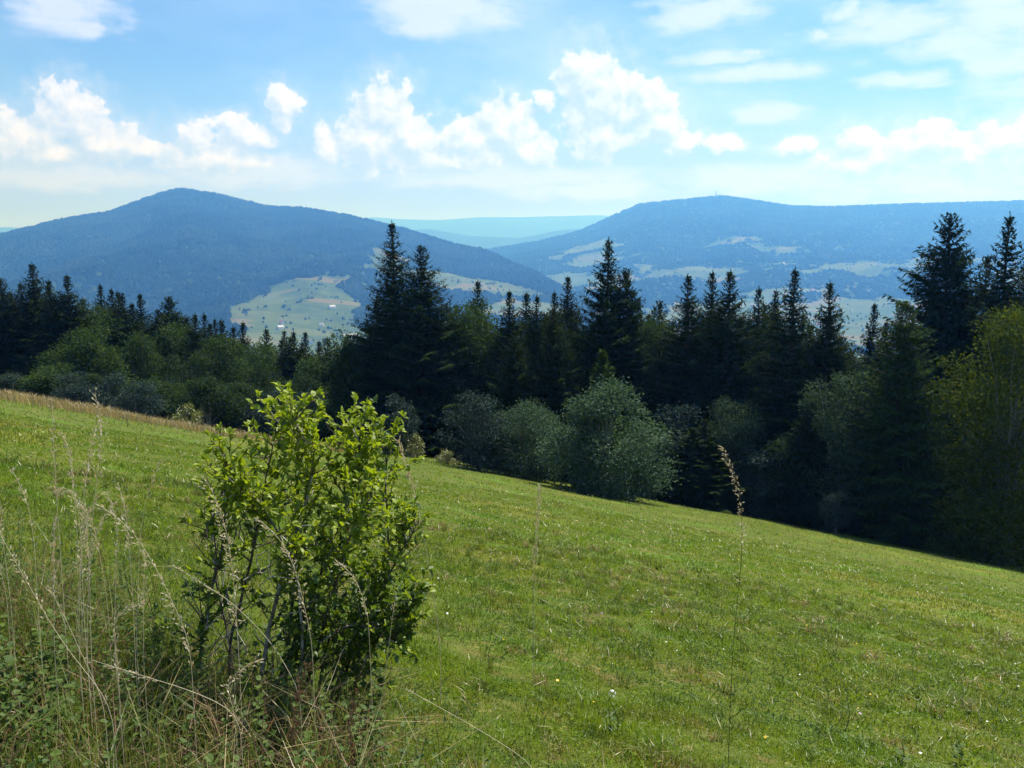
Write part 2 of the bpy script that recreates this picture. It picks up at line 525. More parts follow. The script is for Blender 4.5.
class Mountain:
    def __init__(s, crest, r0, z0, r1, power, spur, seed, landuse):
        s.az = np.array([azel(px, py)[0] for px, py, _ in crest])
        s.el = np.array([azel(px, py)[1] for px, py, _ in crest])
        s.rc = np.array([rc for _, _, rc in crest], float)
        s.r0, s.z0, s.r1, s.power, s.spur, s.seed, s.landuse = r0, z0, r1, power, spur, seed, landuse

    def crest(s, a):
        rc = np.interp(a, s.az, s.rc)
        zc = np.tan(np.interp(a, s.az, s.el)) * rc + 1.6
        return rc, zc

    def t(s, a, r):
        rc, _ = s.crest(a)
        return (r - s.r0) / (rc - s.r0)

    def z(s, a, r):
        rc, zc = s.crest(a)
        t = s.t(a, r)
        x, y = np.sin(a) * r, np.cos(a) * r
        up = np.clip(t, 0, 1)
        prof = up ** s.power
        prof = prof * (1 - 0.18 * up ** 6) + 0.18 * up ** 6
        z = s.z0 + (zc - s.z0) * prof
        rid = 1 - np.abs(2 * fbm(x / 900 + 3.1, y / 1500, 4, s.seed) - 1)
        z = z + s.spur * (rid - 0.75) * np.sin(np.clip(t, 0, 1) * math.pi) ** 1.2
        z = z + 14 * (fbm(x / 160, y / 160, 3, s.seed + 5) - 0.5) * sstep(0, 0.2, t) * (1 - sstep(0.9, 1.0, t))
        back = np.clip(t - 1, 0, None)
        z = z - (zc - s.z0) * 2.2 * back
        return np.where(t < 0, s.z0 - 40 * sstep(0, -0.15, t), np.maximum(z, s.z0 - 40))


def px_of(a):
    return W / 2 + F * np.tan(a) * 1.0


def land_left(m, a, r):
    x, y = np.sin(a) * r, np.cos(a) * r
    px = px_of(a) + 75 * (fbm(x / 170, y / 170, 4, 61) - 0.5)
    n = fbm(x / 240, y / 240, 4, 62)
    f = sstep(218, 240, px) * (1 - sstep(352, 372, px)) * (1 - sstep(0.30, 0.37, m.t(a, r) + 0.12 * (n - 0.5) - 0.00145 * np.clip(px - 230, 0, 70) + 0.105))
    g = sstep(0.50, 0.56, n) * sstep(350, 420, px) * (1 - sstep(0.55, 0.8, m.t(a, r)))
    return np.maximum(f, g)


def land_right(m, a, r):
    x, y = np.sin(a) * r, np.cos(a) * r
    t = m.t(a, r)
    n = fbm(x / 420, y / 300, 5, 71, 0.6)
    return sstep(0.0, 0.05, n - 0.465 - 0.42 * np.clip(t - 0.30, 0, 1) + 0.05 * (1 - sstep(0.2, 0.6, t)))


LEFT_CREST = [(-420, 262, 4300), (-200, 246, 4500), (-60, 242, 4600), (0, 235, 4700), (60, 220, 4800), (110, 212, 4900), (150, 197, 5000), (168, 191, 5000), (183, 189, 5000), (215, 194, 4950),
              (270, 207, 4800), (300, 208, 4700), (350, 216, 4500), (400, 228, 4300), (440, 240, 4100), (460, 246, 4020), (485, 250, 3900), (510, 262, 3700), (535, 272, 3500), (560, 286, 3300), (600, 310, 3050), (640, 326, 2900), (720, 335, 2900)]
RIGHT_CREST = [(380, 268, 5600), (440, 258, 5900), (505, 247, 6200), (545, 240, 6350), (580, 231, 6450), (610, 217, 6500), (640, 204, 6500), (680, 200, 6500), (720, 196, 6600), (745, 199, 6600),
               (790, 206, 6600), (830, 207, 6600), (880, 205, 6700), (950, 203, 6800), (1024, 201, 6900), (1150, 204, 7000), (1300, 215, 7000), (1500, 240, 7000)]
FAR_CREST = [(-500, 236, 15000), (-120, 231, 15000), (-40, 228, 15000), (10, 227, 15000), (60, 232, 15000), (200, 236, 15000), (330, 226, 15000), (372, 217, 15000), (400, 219, 15000), (440, 220, 15000), (480, 217, 15000),
             (520, 217, 15000), (560, 216, 15000), (600, 215, 15000), (640, 218, 15000), (800, 222, 15000), (1100, 226, 15000), (1400, 236, 15000)]
MID_CREST = [(-500, 246, 9800), (-40, 244, 9800), (100, 250, 9800), (300, 246, 9800), (380, 232, 9800), (430, 229, 9800), (470, 236, 9800), (520, 238, 9800), (560, 230, 9800), (620, 226, 9800), (760, 232, 9800), (1100, 236, 9800), (1400, 240, 9800)]
mid = Mountain(MID_CREST, 7400, -160, 11000, 1.1, 100, 52, None)
left = Mountain(LEFT_CREST, 2050, -226, 5600, 1.30, 210, 21, land_left)
right = Mountain(RIGHT_CREST, 2350, -228, 8200, 1.75, 200, 33, land_right)
far = Mountain(FAR_CREST, 11000, -100, 17000, 1.1, 120, 47, None)
for nm, m, a0, a1, n, r0, r1, nr in (('mountain', left, -44, 13, 640, 1900, 5600, 150), ('mountain', right, -8, 47, 560, 2200, 8200, 170), ('distant_hills', far, -45, 45, 420, 10500, 16800, 60), ('distant_hills', mid, -45, 45, 420, 7300, 10900, 60)):
    obj(nm, grid_mesh(nm, np.radians(np.linspace(a0, a1, n)), np.linspace(r0, r1, nr), m.z, M_COUNTRY,
                      (lambda a, r, m=m: m.landuse(m, a, r)) if m.landuse else (lambda a, r: 0 * a)), kind='structure')

# ------------------------------------------------------------------ far-off woods and hedges on the mountains (a mass, uncountable)
FWV = np.array([(-.5, -.5, .12), (.5, -.5, .12), (.5, .5, .12), (-.5, .5, .12), (-.33, -.33, .55), (.33, -.33, .55), (.33, .33, .55), (-.33, .33, .55), (0, 0, 1.0)])
FWF = [(0, 1, 5), (0, 5, 4), (1, 2, 6), (1, 6, 5), (2, 3, 7), (2, 7, 6), (3, 0, 4), (3, 4, 7), (4, 5, 8), (5, 6, 8), (6, 7, 8), (7, 4, 8)]
gw = Geo()


def scatter_wood(m, a0, a1, r0, r1, n, tmax=1.04, other=None):
    a = np.radians(RNG.uniform(a0, a1, n))
    r = np.sqrt(RNG.uniform(r0 ** 2, r1 ** 2, n))
    z = m.z(a, r)
    f = m.landuse(m, a, r)
    x, y = np.sin(a) * r, np.cos(a) * r
    hedge = (np.abs(fbm(x / 130, y / 60, 3, 80) - 0.5) < 0.022)
    keep = (m.t(a, r) > 0.0) & (m.t(a, r) < tmax) & ((f < 0.45) | (hedge & (RNG.random(n) < 0.7)) | (RNG.random(n) < 0.012))
    if other is not None:
        keep &= z > other.z(a, r) - 5
    x, y, z, f = x[keep], y[keep], z[keep], f[keep]
    k = len(x)
    h = RNG.uniform(9, 15, k) * np.where(f > 0.45, 0.6, 1)
    w = h * RNG.uniform(0.9, 1.5, k) * np.where(f > 0.45, 0.7, 1)
    th = RNG.uniform(0, 6.28, k)
    D = np.stack([np.cos(th), np.sin(th), 0 * th], 1)
    inst(gw, FWV, FWF, np.stack([x, y, z - 1.5], 1), D, np.tile([0, 0, 1.0], (k, 1)), np.stack([w, w, h], 1))


scatter_wood(left, -36, 9, 2050, 5100, 62000)
scatter_wood(right, -7, 38, 2350, 6950, 62000, 1.03, left)
k = 5000                                                       # hedges and copses on the valley floor
a = np.radians(RNG.uniform(-38, 38, k))
r = RNG.uniform(900, 2500, k)
x, y = np.sin(a) * r, np.cos(a) * r
kp = valley_field(a, r) < 0.4
x, y = x[kp], y[kp]
h = RNG.uniform(9, 18, len(x))
th = RNG.uniform(0, 6.28, len(x))
inst(gw, FWV, FWF, np.stack([x, y, ground(x, y) - 1], 1), np.stack([np.cos(th), np.sin(th), 0 * th], 1), np.tile([0, 0, 1.0], (len(x), 1)), np.stack([h * .6, h * .6, h], 1))
obj('far_forest', gw.mesh('far_forest', [M_FARWOOD]), kind='stuff', label='hazy blue forest covering the mountain slopes', category='forest')

# ------------------------------------------------------------------ haze in the valley air
M_HAZE, t, out = new_mat('valley_haze')
pv = t.node('ShaderNodeVolumePrincipled')
pv.inputs['Color'].default_value = c4(HAZE_COLOR)
pv.inputs['Absorption Color'].default_value = (1, 1, 1, 1)
pv.inputs['Density'].default_value = HAZE_DENSITY
pv.inputs['Anisotropy'].default_value = 0.42
t.l.new(pv.outputs[0], out.inputs['Volume'])
hx, hb, ht = 17500, FLOOR - 60, 560
hv = [(sx * hx, sy * hx, z) for z in (hb, ht) for sx, sy in ((-1, -1), (1, -1), (1, 1), (-1, 1))]
obj('haze', mesh_np('haze', hv, [(0, 3, 2, 1), (4, 5, 6, 7), (0, 1, 5, 4), (1, 2, 6, 5), (2, 3, 7, 6), (3, 0, 4, 7)], [M_HAZE]), kind='stuff', label='pale blue summer haze filling the valley', category='haze')

# ------------------------------------------------------------------ trees


def make_spruce(seed, h=15.0, rad=2.6, power=0.85, droop=0.0, bushy=0.0, mat=None, low=0.02, dens=1.0):
    """returns (trunk mesh, crown mesh) for a conifer h metres tall"""
    g = np.random.default_rng(seed)
    tr = Geo()
    zz = np.linspace(-0.4, h * 0.99, 14)
    bend = np.cumsum(g.normal(0, 0.02, 14))
    tr.tube(np.stack([bend * 0.3, np.roll(bend, 3) * 0.2, zz], 1), 0.011 * h * (1 - np.clip(zz, 0, h) / h) ** 0.8 + 0.012, 8)
    cr = Geo()
    z = h * low
    Ps, Ds, Ns, Ss = [], [], [], []
    lop = [g.uniform(0, 6.28), g.uniform(0.05, 0.2)]
    gap = 1.0
    while z < h * 0.985:
        t = z / h
        nb = int(g.integers(6, 9)) if t < 0.9 else 5
        gap = 0.8 * gap + 0.2 * g.uniform(0.6, 1.3)
        prof = (1 - t) ** power * (0.80 + 0.20 * min(1, t / 0.12))
        if bushy:
            prof = (1 - t) ** power * (1 - bushy) + bushy * math.sin(min(1, (1 - t) * 1.15) * math.pi) ** 0.6 * 0.62
        a0 = g.uniform(0, 6.28)
        for b in range(nb):
            az_ = a0 + b * 6.283 / nb + g.normal(0, 0.22)
            L = rad * prof * g.uniform(0.66, 1.20) * gap * (1 + lop[1] * math.cos(az_ - lop[0])) * (1 if t < .8 else 1 - 1.6 * (t - .8)) + 0.06
            elev = (-0.30 + 0.75 * t ** 1.3) - droop + g.normal(0, 0.07)
            if t > 0.9:
                elev += 0.35
            n = max(4, int(L / 0.080 * dens))
            s = np.linspace(0.12, 1, n)
            curve = 0.22 * (s ** 2) * (1 if t < 0.85 else 0.3)
            rr_ = L * s * math.cos(elev)
            ca, sa = math.cos(az_), math.sin(az_)
            zc = z + L * s * math.sin(elev) + L * curve
            base_ = np.stack([ca * rr_, sa * rr_, zc], 1)
            fw = np.array([ca, sa, math.sin(elev) + 0.1])
            side = np.array([-sa, ca, 0])
            cr.tube(np.stack([[0, 0, z], base_[n // 2], base_[-1]]), [0.018, 0.012, 0.004], 3, 1)
            tw = np.clip(L * 0.42 * (1.08 - 0.85 * s), 0.12, 0.95)
            for sg in (-1, 1):
                P = base_ + g.normal(0, 0.02, (n, 3))
                D = fw * 0.75 + side * sg + np.stack([0 * s, 0 * s, -0.30 - 0.35 * g.random(n)], 1)
                D = D + g.normal(0, 0.12, (n, 3))
                N = np.tile([0, 0, 1.0], (n, 1)) + g.normal(0, 0.35, (n, 3))
                Ps.append(P); Ds.append(D); Ns.append(N)
                Ss.append(np.stack([0.075 + 0.04 * g.random(n), tw * g.uniform(0.75, 1.2, n), np.ones(n)], 1))
            # hanging twigs under the branch, and its tip
            nh = max(2, n // 2)
            q = g.integers(0, n, nh)
            P = base_[q]
            D = np.tile([0, 0, -1.0], (nh, 1)) + g.normal(0, 0.35, (nh, 3)) + fw * 0.3
            Ps.append(P); Ds.append(D); Ns.append(np.tile([ca, sa, 0.2], (nh, 1)) + g.normal(0, 0.5, (nh, 3)))
            Ss.append(np.stack([np.full(nh, 0.08), g.uniform(0.18, 0.46, nh) * min(1, 0.4 + L / 2), np.ones(nh)], 1))
            Ps.append(base_[-1:] - 0.05 * fw); Ds.append(fw[None] + [0, 0, 0.15]); Ns.append(np.array([[0, 0, 1.0]]))
            Ss.append(np.array([[0.12, 0.22 + 0.1 * L * 0.4, 1]]))
        z += h * 0.0195 * (1.15 - 0.45 * t) * g.uniform(0.8, 1.2)
    # leader
    n = 26
    zt = np.linspace(h * 0.955, h * 1.0, n)
    th = g.uniform(0, 6.28, n)
    Ps.append(np.stack([0 * zt, 0 * zt, zt], 1)); Ds.append(np.stack([np.cos(th), np.sin(th), 1.2 + 0 * th], 1)); Ns.append(np.stack([-np.sin(th), np.cos(th), 0.3 + 0 * th], 1))
    Ss.append(np.stack([np.full(n, 0.05), 0.05 + 0.9 * (h - zt) * 0.30, np.ones(n)], 1))
    inst(cr, DIAMOND_V, DIAMOND_F, np.concatenate(Ps), np.concatenate(Ds), np.concatenate(Ns), np.concatenate(Ss), 0)
    return tr.mesh('trunk', [M_BARK], True), cr.mesh('crown', [mat or M_SPRUCE, M_BARK])


def make_broadleaf(seed, h=8.0, w=5.0, mat=None, leaves=15000, leaf=0.13, clumps=34, base=0.06, top=0.0, bark=None, shape='dome', ragged=0.3, lump=(0.07, 0.18)):
    g = np.random.default_rng(seed)
    tr, cr = Geo(), Geo()
    C, S_ = [], []
    while len(C) < clumps:
        u = g.uniform(-1, 1, 3)
        if u @ u > 1 or (u @ u < 0.18 and g.random() < 0.6):
            continue
        zt = (u[2] + 1) / 2
        if shape == 'dome':
            wid = math.sqrt(max(0.0, 1 - (max(0, zt - 0.35) / 0.66) ** 2)) if zt > 0.35 else 0.86 + 0.14 * zt / 0.35
        elif shape == 'tall':
            wid = 0.35 + 0.65 * math.sin(min(1.0, (1 - zt) * 1.1 + 0.06) * math.pi * 0.62)
        else:
            wid = 0.55 + 0.45 * math.sin(zt * math.pi)
        if shape == 'dome':
            zt = g.random() ** 1.1
            wid = math.sqrt(max(0.02, 1 - (max(0, zt - 0.35) / 0.66) ** 2)) if zt > 0.35 else 0.86 + 0.14 * zt / 0.35
            u = np.array([*(unit(u[:2]) * g.random() ** 0.35), 0.0])
        ang = math.atan2(u[1], u[0])
        q = math.hypot(u[0], u[1]) / max(0.2, math.sqrt(max(0.04, 1 - u[2] ** 2)))
        wid *= 0.72 + 0.56 * float(vnoise(ang * 1.3 + seed, zt * 2.6 + seed))
        rr_ = w / 2 * wid * min(1, q) * g.uniform(0.80, 1.06) * 0.86
        C.append((rr_ * math.cos(ang), rr_ * math.sin(ang), h * (base + (1 - base) * (0.04 + 0.88 * zt))))
        S_.append(g.uniform(*lump) * (w * 0.7 + h * 0.3) * (1.1 - 0.3 * zt))
    C, S_ = np.array(C), np.array(S_)
    nt = 1 if shape == 'tall' else (2 if shape == 'round' else 4)
    for k in range(nt):
        a = g.uniform(0, 6.28)
        lean = 0.0 if nt == 1 else 0.16
        pts = [(0.05 * math.cos(a) * k, 0.05 * math.sin(a) * k, -0.4)]
        for s in np.linspace(0.2, 0.86, 6):
            pts.append((lean * h * s * math.cos(a) + g.normal(0, .03) * h * 0.3, lean * h * s * math.sin(a) + g.normal(0, .03) * h * 0.3, h * s))
        tr.tube(pts, np.linspace(0.016 * h + 0.03, 0.012, len(pts)) / (1 if nt == 1 else 1.4), 7)
    for c in C[:26]:
        z0 = c[2] * g.uniform(0.35, 0.62)
        mid = np.array([c[0] * 0.5, c[1] * 0.5, (z0 + c[2]) / 2 + 0.02 * h]) + g.normal(0, 0.05, 3)
        tr.tube([(0, 0, z0), mid, c], [0.006 * h, 0.004 * h, 0.006], 5)
    wts = S_ ** 2 / (S_ ** 2).sum()
    ci = g.choice(clumps, leaves, p=wts)
    d = unit(g.normal(0, 1, (leaves, 3)))
    rad_ = (g.random(leaves) ** 0.33) * (1 + ragged * (g.random(leaves) ** 3))
    P = C[ci] + d * (S_[ci] * rad_)[:, None] * np.array([1, 1, 0.8])
    P[:, 2] = np.clip(P[:, 2], 0.02, None)
    D = unit(d + g.normal(0, 0.7, (leaves, 3)) + [0, 0, -0.25])
    N = unit(d * 0.6 + [0, 0, 0.7] + g.normal(0, 0.55, (leaves, 3)))
    s = leaf * g.uniform(0.7, 1.35, leaves)
    inst(cr, DIAMOND_V, DIAMOND_F, P, D, N, np.stack([s * 0.75, s, s], 1))
    return tr.mesh('trunk', [bark or M_GREYBARK], True), cr.mesh('crown', [mat])


# kinds: name, base height, [variants]
KINDS = {
    'slim': ('spruce_tree', 15.0, [make_spruce(s, 15, 4.0, 0.88) for s in (1, 2, 3, 4, 41, 42)]),
    'full': ('spruce_tree', 15.0, [make_spruce(s, 15, 4.4, 0.80, 0.06, 0.15) for s in (5, 6, 7, 43)]),
    'bushytop': ('fir_tree', 16.0, [make_spruce(s, 16, 3.7, 0.62, -0.02, 0.30, None, 0.02, 1.4) for s in (8, 9)]),
    'fresh': ('spruce_tree', 14.0, [make_spruce(10, 14, 4.2, 0.75, 0.05, 0.25, M_SPRUCE_L)]),
    'young': ('young_spruce', 5.0, [make_spruce(12, 5, 1.25, 0.8, 0, 0.1, M_SPRUCE_L, 0.03, 1.3)]),
    'birch': ('birch_tree', 12.0, [make_broadleaf(21, 12, 5.4, M_BIRCH, 22000, 0.15, 60, 0.10, shape='tall', ragged=0.6), make_broadleaf(22, 12, 5.0, M_BIRCH, 20000, 0.15, 54, 0.10, shape='tall', ragged=0.6)]),
    'round': ('broadleaf_tree', 9.0, [make_broadleaf(23, 9, 7, M_DARKLEAF, 20000, 0.16, 50, 0.04, shape='round', ragged=0.5), make_broadleaf(24, 9, 6.6, M_BIRCH, 20000, 0.16, 46, 0.04, shape='round', ragged=0.5)]),
    'sallow': ('sallow_bush', 6.0, [make_broadleaf(q, 6, 6.0, M_SALLOW, 34000, 0.11, 46, 0.0, shape='dome', ragged=0.7, lump=(0.10, 0.20)) for q in (25, 54)]),
    'dark': ('dark_shrub', 5.0, [make_broadleaf(26, 5, 4.4, M_BLUELEAF, 13000, 0.12, 40, 0.0, shape='round', ragged=0.7), make_broadleaf(27, 5, 4.8, M_DARKLEAF, 14000, 0.12, 40, 0.0, shape='dome', ragged=0.5)]),
    'greybush': ('broadleaf_tree', 9.0, [make_broadleaf(28, 9, 4.8, M_WILLOW, 18000, 0.13, 56, 0.02, shape='round', ragged=0.6)]),
    'beech': ('beech_tree', 12.0, [make_broadleaf(29, 12, 8.0, M_BEECH, 60000, 0.12, 130, 0.0, shape='dome', ragged=0.5)]),
    'lowbush': ('low_bush', 1.4, [make_broadleaf(30, 1.4, 2.2, M_YELLOWLEAF, 3500, 0.075, 22, 0.0, shape='dome', ragged=0.5), make_broadleaf(31, 1.4, 2.0, M_SALLOW, 3500, 0.075, 22, 0.0, shape='dome', ragged=0.5)]),
    'sapling': ('sapling', 3.2, [make_broadleaf(32, 3.2, 2.3, M_BLUELEAF, 3200, 0.11, 26, 0.02, shape='tall', ragged=0.9)]),
}
TREE_N = [0]


def tree(kind, px, py, D, label, cat=None, group=None, wide=1.0, variant=None, base_px=None):
    """stand a tree of a kind so many metres forward; its height follows from where its tip shows"""
    name, h0, vs = KINDS[kind]
    i = TREE_N[0]
    TREE_N[0] += 1
    d = ray(px, py)
    x, y, z = EYE + d * D
    zg = gz(x, y) - 0.12
    hh = z - zg
    s = hh / h0
    tr, cr = vs[(i if variant is None else variant) % len(vs)]
    o = thing(name, label, cat or name.replace('_', ' '), (x, y, zg), (i * 2.399) % 6.283, group)
    ws = wide * (0.5 * s + 0.5) * (1.12 if kind == 'slim' else 1.08)
    tl = random.Random(i * 7 + 1)
    o.scale = (ws * tl.uniform(.92, 1.1), ws * tl.uniform(.92, 1.1), s)
    o.rotation_euler = (tl.gauss(0, .012), tl.gauss(0, .012), (i * 2.399) % 6.283)
    obj('trunk', tr, o)
    obj('crown', cr, o)
    return o


EDGE = 'conifers along the lower edge of the meadow'
LEFTW = 'trees of the wood beyond the brow of the meadow'
TREES = [
    # the conifer wall, from the pair behind the bush to the corner on the right
    ('slim', 394, 219, 62, 'tallest slender spruce of the pair above the foreground bush, standing nearest the valley view', EDGE, 1.15),
    ('full', 421, 245, 60, 'broad dark spruce pressed against the tall slender one above the foreground bush', EDGE, 1.1),
    ('birch', 474, 288, 62, 'soft rounded leafy tree showing between the spruce pair and the middle conifers', EDGE, 1.0),
    ('slim', 471, 279, 70, 'spruce with just its tip poking out above the soft rounded leafy tree', EDGE, 1.0),
    ('slim', 508, 290, 60, 'small pointed spruce just beyond the soft leafy tree', EDGE, 1.0),
    ('slim', 530, 291, 66, 'first of two close thin spruce tips in the middle of the conifer wall', EDGE, 1.0),
    ('slim', 536, 294, 58, 'second of two close thin spruce tips in the middle of the conifer wall', EDGE, 0.9),
    ('slim', 553, 291, 62, 'short spruce rising behind the grey green sallow bush, lower than its slender neighbour', EDGE, 1.0),
    ('full', 552, 306, 54, 'wide low spruce directly behind the grey green sallow bush', EDGE, 0.8),
    ('full', 518, 330, 53, 'low dark spruce in front of the thin tips, above the smaller sallow', EDGE, 0.75),
    ('slim', 574, 275, 64, 'narrow spruce next to the tallest spire of the middle conifers', EDGE, 1.0),
    ('slim', 605, 237, 58, 'tallest slender spire in the middle of the conifer wall', EDGE, 1.15),
    ('bushytop', 632, 268, 58, 'spruce with a blunt bushy top right beside the tallest middle spire', EDGE, 1.0),
    ('birch', 660, 302, 60, 'light leafy tree peeping between the blunt topped spruce and the next three spires', EDGE, 0.8),
    ('young', 603, 352, 47, 'young paler spruce at the foot of the tallest middle spire, above the sallow bush', EDGE, 1.0),
    ('slim', 695, 273, 58, 'first of three evenly spaced spires beyond the blunt topped spruce', EDGE, 1.0),
    ('slim', 713, 270, 64, 'middle and thinnest of three evenly spaced spires', EDGE, 1.0),
    ('slim', 730, 269, 57, 'last of three evenly spaced spires, wide at the base', EDGE, 1.15),
    ('slim', 759, 285, 62, 'lower spruce tip between the three spires and the symmetrical spruce', EDGE, 1.0),
    ('slim', 770, 288, 68, 'faint thin spruce tip close before the symmetrical spruce', EDGE, 1.0),
    ('slim', 795, 267, 55, 'symmetrical spruce with clear tiered branches, behind the nodding grass head', EDGE, 1.2),
    ('slim', 830, 280, 56, 'pointed spruce just past the symmetrical one', EDGE, 1.0),
    ('slim', 868, 302, 66, 'thin lone spruce tip standing clear against the valley fields', EDGE, 0.9),
    ('slim', 886, 320, 66, 'small stunted tip beside the lone thin spruce', EDGE, 0.8),
    ('fresh', 905, 300, 48, 'wide greener conifer with ragged side branches, in front of the dark corner', EDGE, 1.0),
    ('bushytop', 953, 213, 58, 'very tall fir with a dense bushy top near the corner of the wood', EDGE, 1.25),
    ('slim', 1010, 212, 57, 'tall tiered spruce at the very edge of the view behind the beech', EDGE, 1.3),
    ('full', 985, 255, 62, 'dark spruce filling the gap between the bushy fir and the last tall spruce', EDGE, 1.1),
    ('beech', 1024, 300, 45, 'yellow green beech with sunlit leaves in the corner of the wood', EDGE, 1.0),
    ('greybush', 848, 352, 50, 'grey green leafy tree standing before the dark spruces near the lone thin tip', EDGE, 0.95),
    ('greybush', 738, 386, 52, 'small pale leafy tree glimpsed between the three spires and the symmetrical spruce', EDGE, 0.75),
    ('sapling', 838, 486, 46, 'small pale sapling on the grass before the grey green leafy tree', EDGE, 0.9),
    ('sallow', 608, 384, 42, 'big domed grey green sallow bush at the edge of the meadow', EDGE, 1.0),
    ('sallow', 527, 398, 47, 'smaller sallow bush behind the shoulder of the big domed one', EDGE, 0.9),
    ('dark', 478, 390, 46, 'dark blue green shrub with glinting leaves before the conifers', EDGE, 0.9),
    ('sapling', 397, 388, 50, 'pale leafy sapling standing alone at the foot of the broad dark spruce', EDGE, 1.0),
    ('lowbush', 411, 434, 49, 'low yellowish bush at the foot of the pale sapling', EDGE, 0.9),
    ('lowbush', 378, 434, 50, 'low green bush just behind the top of the foreground bush', EDGE, 1.0),
    ('lowbush', 448, 450, 48, 'low bush at the meadow edge before the dark blue green shrub', EDGE, 0.9),
    ('lowbush', 661, 508, 40.5, 'tiny grey green bush at the lower corner of the big sallow', EDGE, 0.55),
    # the wood beyond the brow
    ('full', 4, 277, 74, 'dark spruce at the outermost edge of the far wood', LEFTW, 1.1),
    ('slim', 30, 262, 74, 'tallest spruce of the wood beyond the brow', LEFTW, 1.2),
    ('slim', 50, 278, 78, 'slim spruce between the tallest and the pointed one in the far wood', LEFTW, 1.0),
    ('slim', 68, 274, 72, 'pointed spruce second in height, past the tallest of the far wood', LEFTW, 1.2),
    ('slim', 102, 283, 80, 'narrow spruce tip behind the lit leafy crown of the far wood', LEFTW, 1.0),
    ('slim', 116, 290, 82, 'thin spruce tip next to the narrow one behind the leafy crown', LEFTW, 1.0),
    ('slim', 141, 293, 80, 'pointed spruce halfway along the skyline of the far wood', LEFTW, 1.0),
    ('bushytop', 170, 296, 80, 'spruce with a thick double top on the skyline of the far wood', LEFTW, 1.1),
    ('slim', 204, 312, 84, 'small spruce tip where the far wood begins to dip', LEFTW, 1.0),
    ('slim', 216, 318, 88, 'faint thin tip next to the dip of the far wood', LEFTW, 0.9),
    ('slim', 283, 329, 88, 'first of three small spruce tips below the valley fields', LEFTW, 1.0),
    ('slim', 295, 330, 90, 'second of three small spruce tips below the valley fields', LEFTW, 1.0),
    ('slim', 306, 331, 92, 'third of three small spruce tips below the valley fields', LEFTW, 1.0),
    ('round', 80, 318, 66, 'broad leafy tree with a lit crown in front of the far spruces', LEFTW, 0.95),
    ('round', 183, 350, 64, 'grey green rounded tree in the dip of the far wood', LEFTW, 0.8),
    ('birch', 224, 324, 68, 'tall loose birch standing over the rounded trees', LEFTW, 1.0),
    ('round', 256, 358, 64, 'low rounded tree at the foot of the tall birch', LEFTW, 0.75),
    ('round', 316, 346, 70, 'leafy tree with a soft lit crown below the valley fields', LEFTW, 0.85),
    ('birch', 352, 318, 72, 'loose birch just before the tall spruce pair', LEFTW, 0.9),
    ('young', 345, 348, 60, 'pale narrow young spruce between the soft lit crown and the spruce pair', LEFTW, 1.2),
    ('lowbush', 186, 404, 48, 'small round bush alone on the brow at the rim of the meadow', LEFTW, 0.75),
    ('slim', 254, 392, 60, 'dark little spruce at the foot of the rounded trees', LEFTW, 0.9),
    ('round', 290, 372, 66, 'middling leafy tree between the tall birch and the soft lit crown', LEFTW, 0.7),
    ('birch', 140, 322, 70, 'upright leafy tree between the lit crown and the grey green rounded tree', LEFTW, 0.8),
]
for (kind, px, py, D, label, grp, wide) in TREES:
    tree(kind, px, py, D, label, group=grp, wide=wide)

# the depth of the two woods: trees of which only bits show between those in front
skyL = ([-140, 0, 60, 110, 170, 210, 260, 300, 350, 400], [266, 277, 281, 288, 298, 314, 324, 330, 332, 335])
rr_ = random.Random(3)
for px in range(-150, 400, 12):
    x_ = px + rr_.uniform(-6, 6)
    py = np.interp(x_, *skyL) + rr_.uniform(0, 15)
    kd = rr_.choice(['slim', 'full', 'slim', 'full', 'birch'])
    tree(kd, x_, py, rr_.uniform(70, 84), {'birch': 'leafy tree deep inside the far wood, mostly hidden by others'}.get(kd, 'dark spruce deep inside the far wood, mostly hidden by others'), group='hidden trees inside the far wood', wide=1.1)
for px in range(-160, 400, 19):
    x_ = px + rr_.uniform(-6, 6)
    py = np.interp(x_, [-150, 0, 100, 200, 300, 400], [360, 366, 372, 384, 392, 400]) + rr_.uniform(-8, 10)
    kd = rr_.choice(['dark', 'dark', 'round'])
    tree(kd, x_, py, rr_.uniform(56, 63), {'dark': 'dark shrub in the understorey along the near rim of the far wood', 'round': 'low leafy tree in the understorey along the near rim of the far wood'}[kd], group='understorey of the far wood', wide=0.95)
skyR = ([380, 440, 480, 560, 600, 640, 700, 760, 830, 880, 940, 1024, 1150], [290, 296, 304, 304, 290, 296, 292, 298, 306, 345, 300, 255, 245])
for px in range(385, 1150, 13):
    x_ = px + rr_.uniform(-6, 6)
    py = np.interp(x_, *skyR) + rr_.uniform(2, 30)
    tree(rr_.choice(['full', 'full', 'slim']), x_, py, rr_.uniform(62, 72) - (8 if px > 900 else 0), 'dark spruce in the shade behind the front row of conifers', group='shaded spruces behind the front row', wide=1.2)
for px in range(640, 1120, 24):
    x_ = px + rr_.uniform(-8, 8)
    tree(rr_.choice(['full', 'slim', 'dark']), x_, rr_.uniform(400, 450), rr_.uniform(50, 54), 'low dark growth in the shade under the conifer wall', cat='undergrowth tree', group='shaded growth under the conifer wall', wide=1.0)

# ------------------------------------------------------------------ houses in the valley, the mast on the mountain
M_WALL = rough_mat('house_plaster', (0.62, 0.60, 0.55), (0.74, 0.73, 0.70), 0.5, 0.9)
M_ROOF_R = rough_mat('red_roof_tiles', (0.22, 0.08, 0.05), (0.32, 0.13, 0.09), 0.8, 0.9)
M_ROOF_G = rough_mat('grey_roof_sheets', (0.20, 0.20, 0.21), (0.32, 0.32, 0.33), 0.8, 0.7)
M_STEEL = rough_mat('mast_steel', (0.16, 0.16, 0.17), (0.24, 0.24, 0.25), 1.0, 0.6)


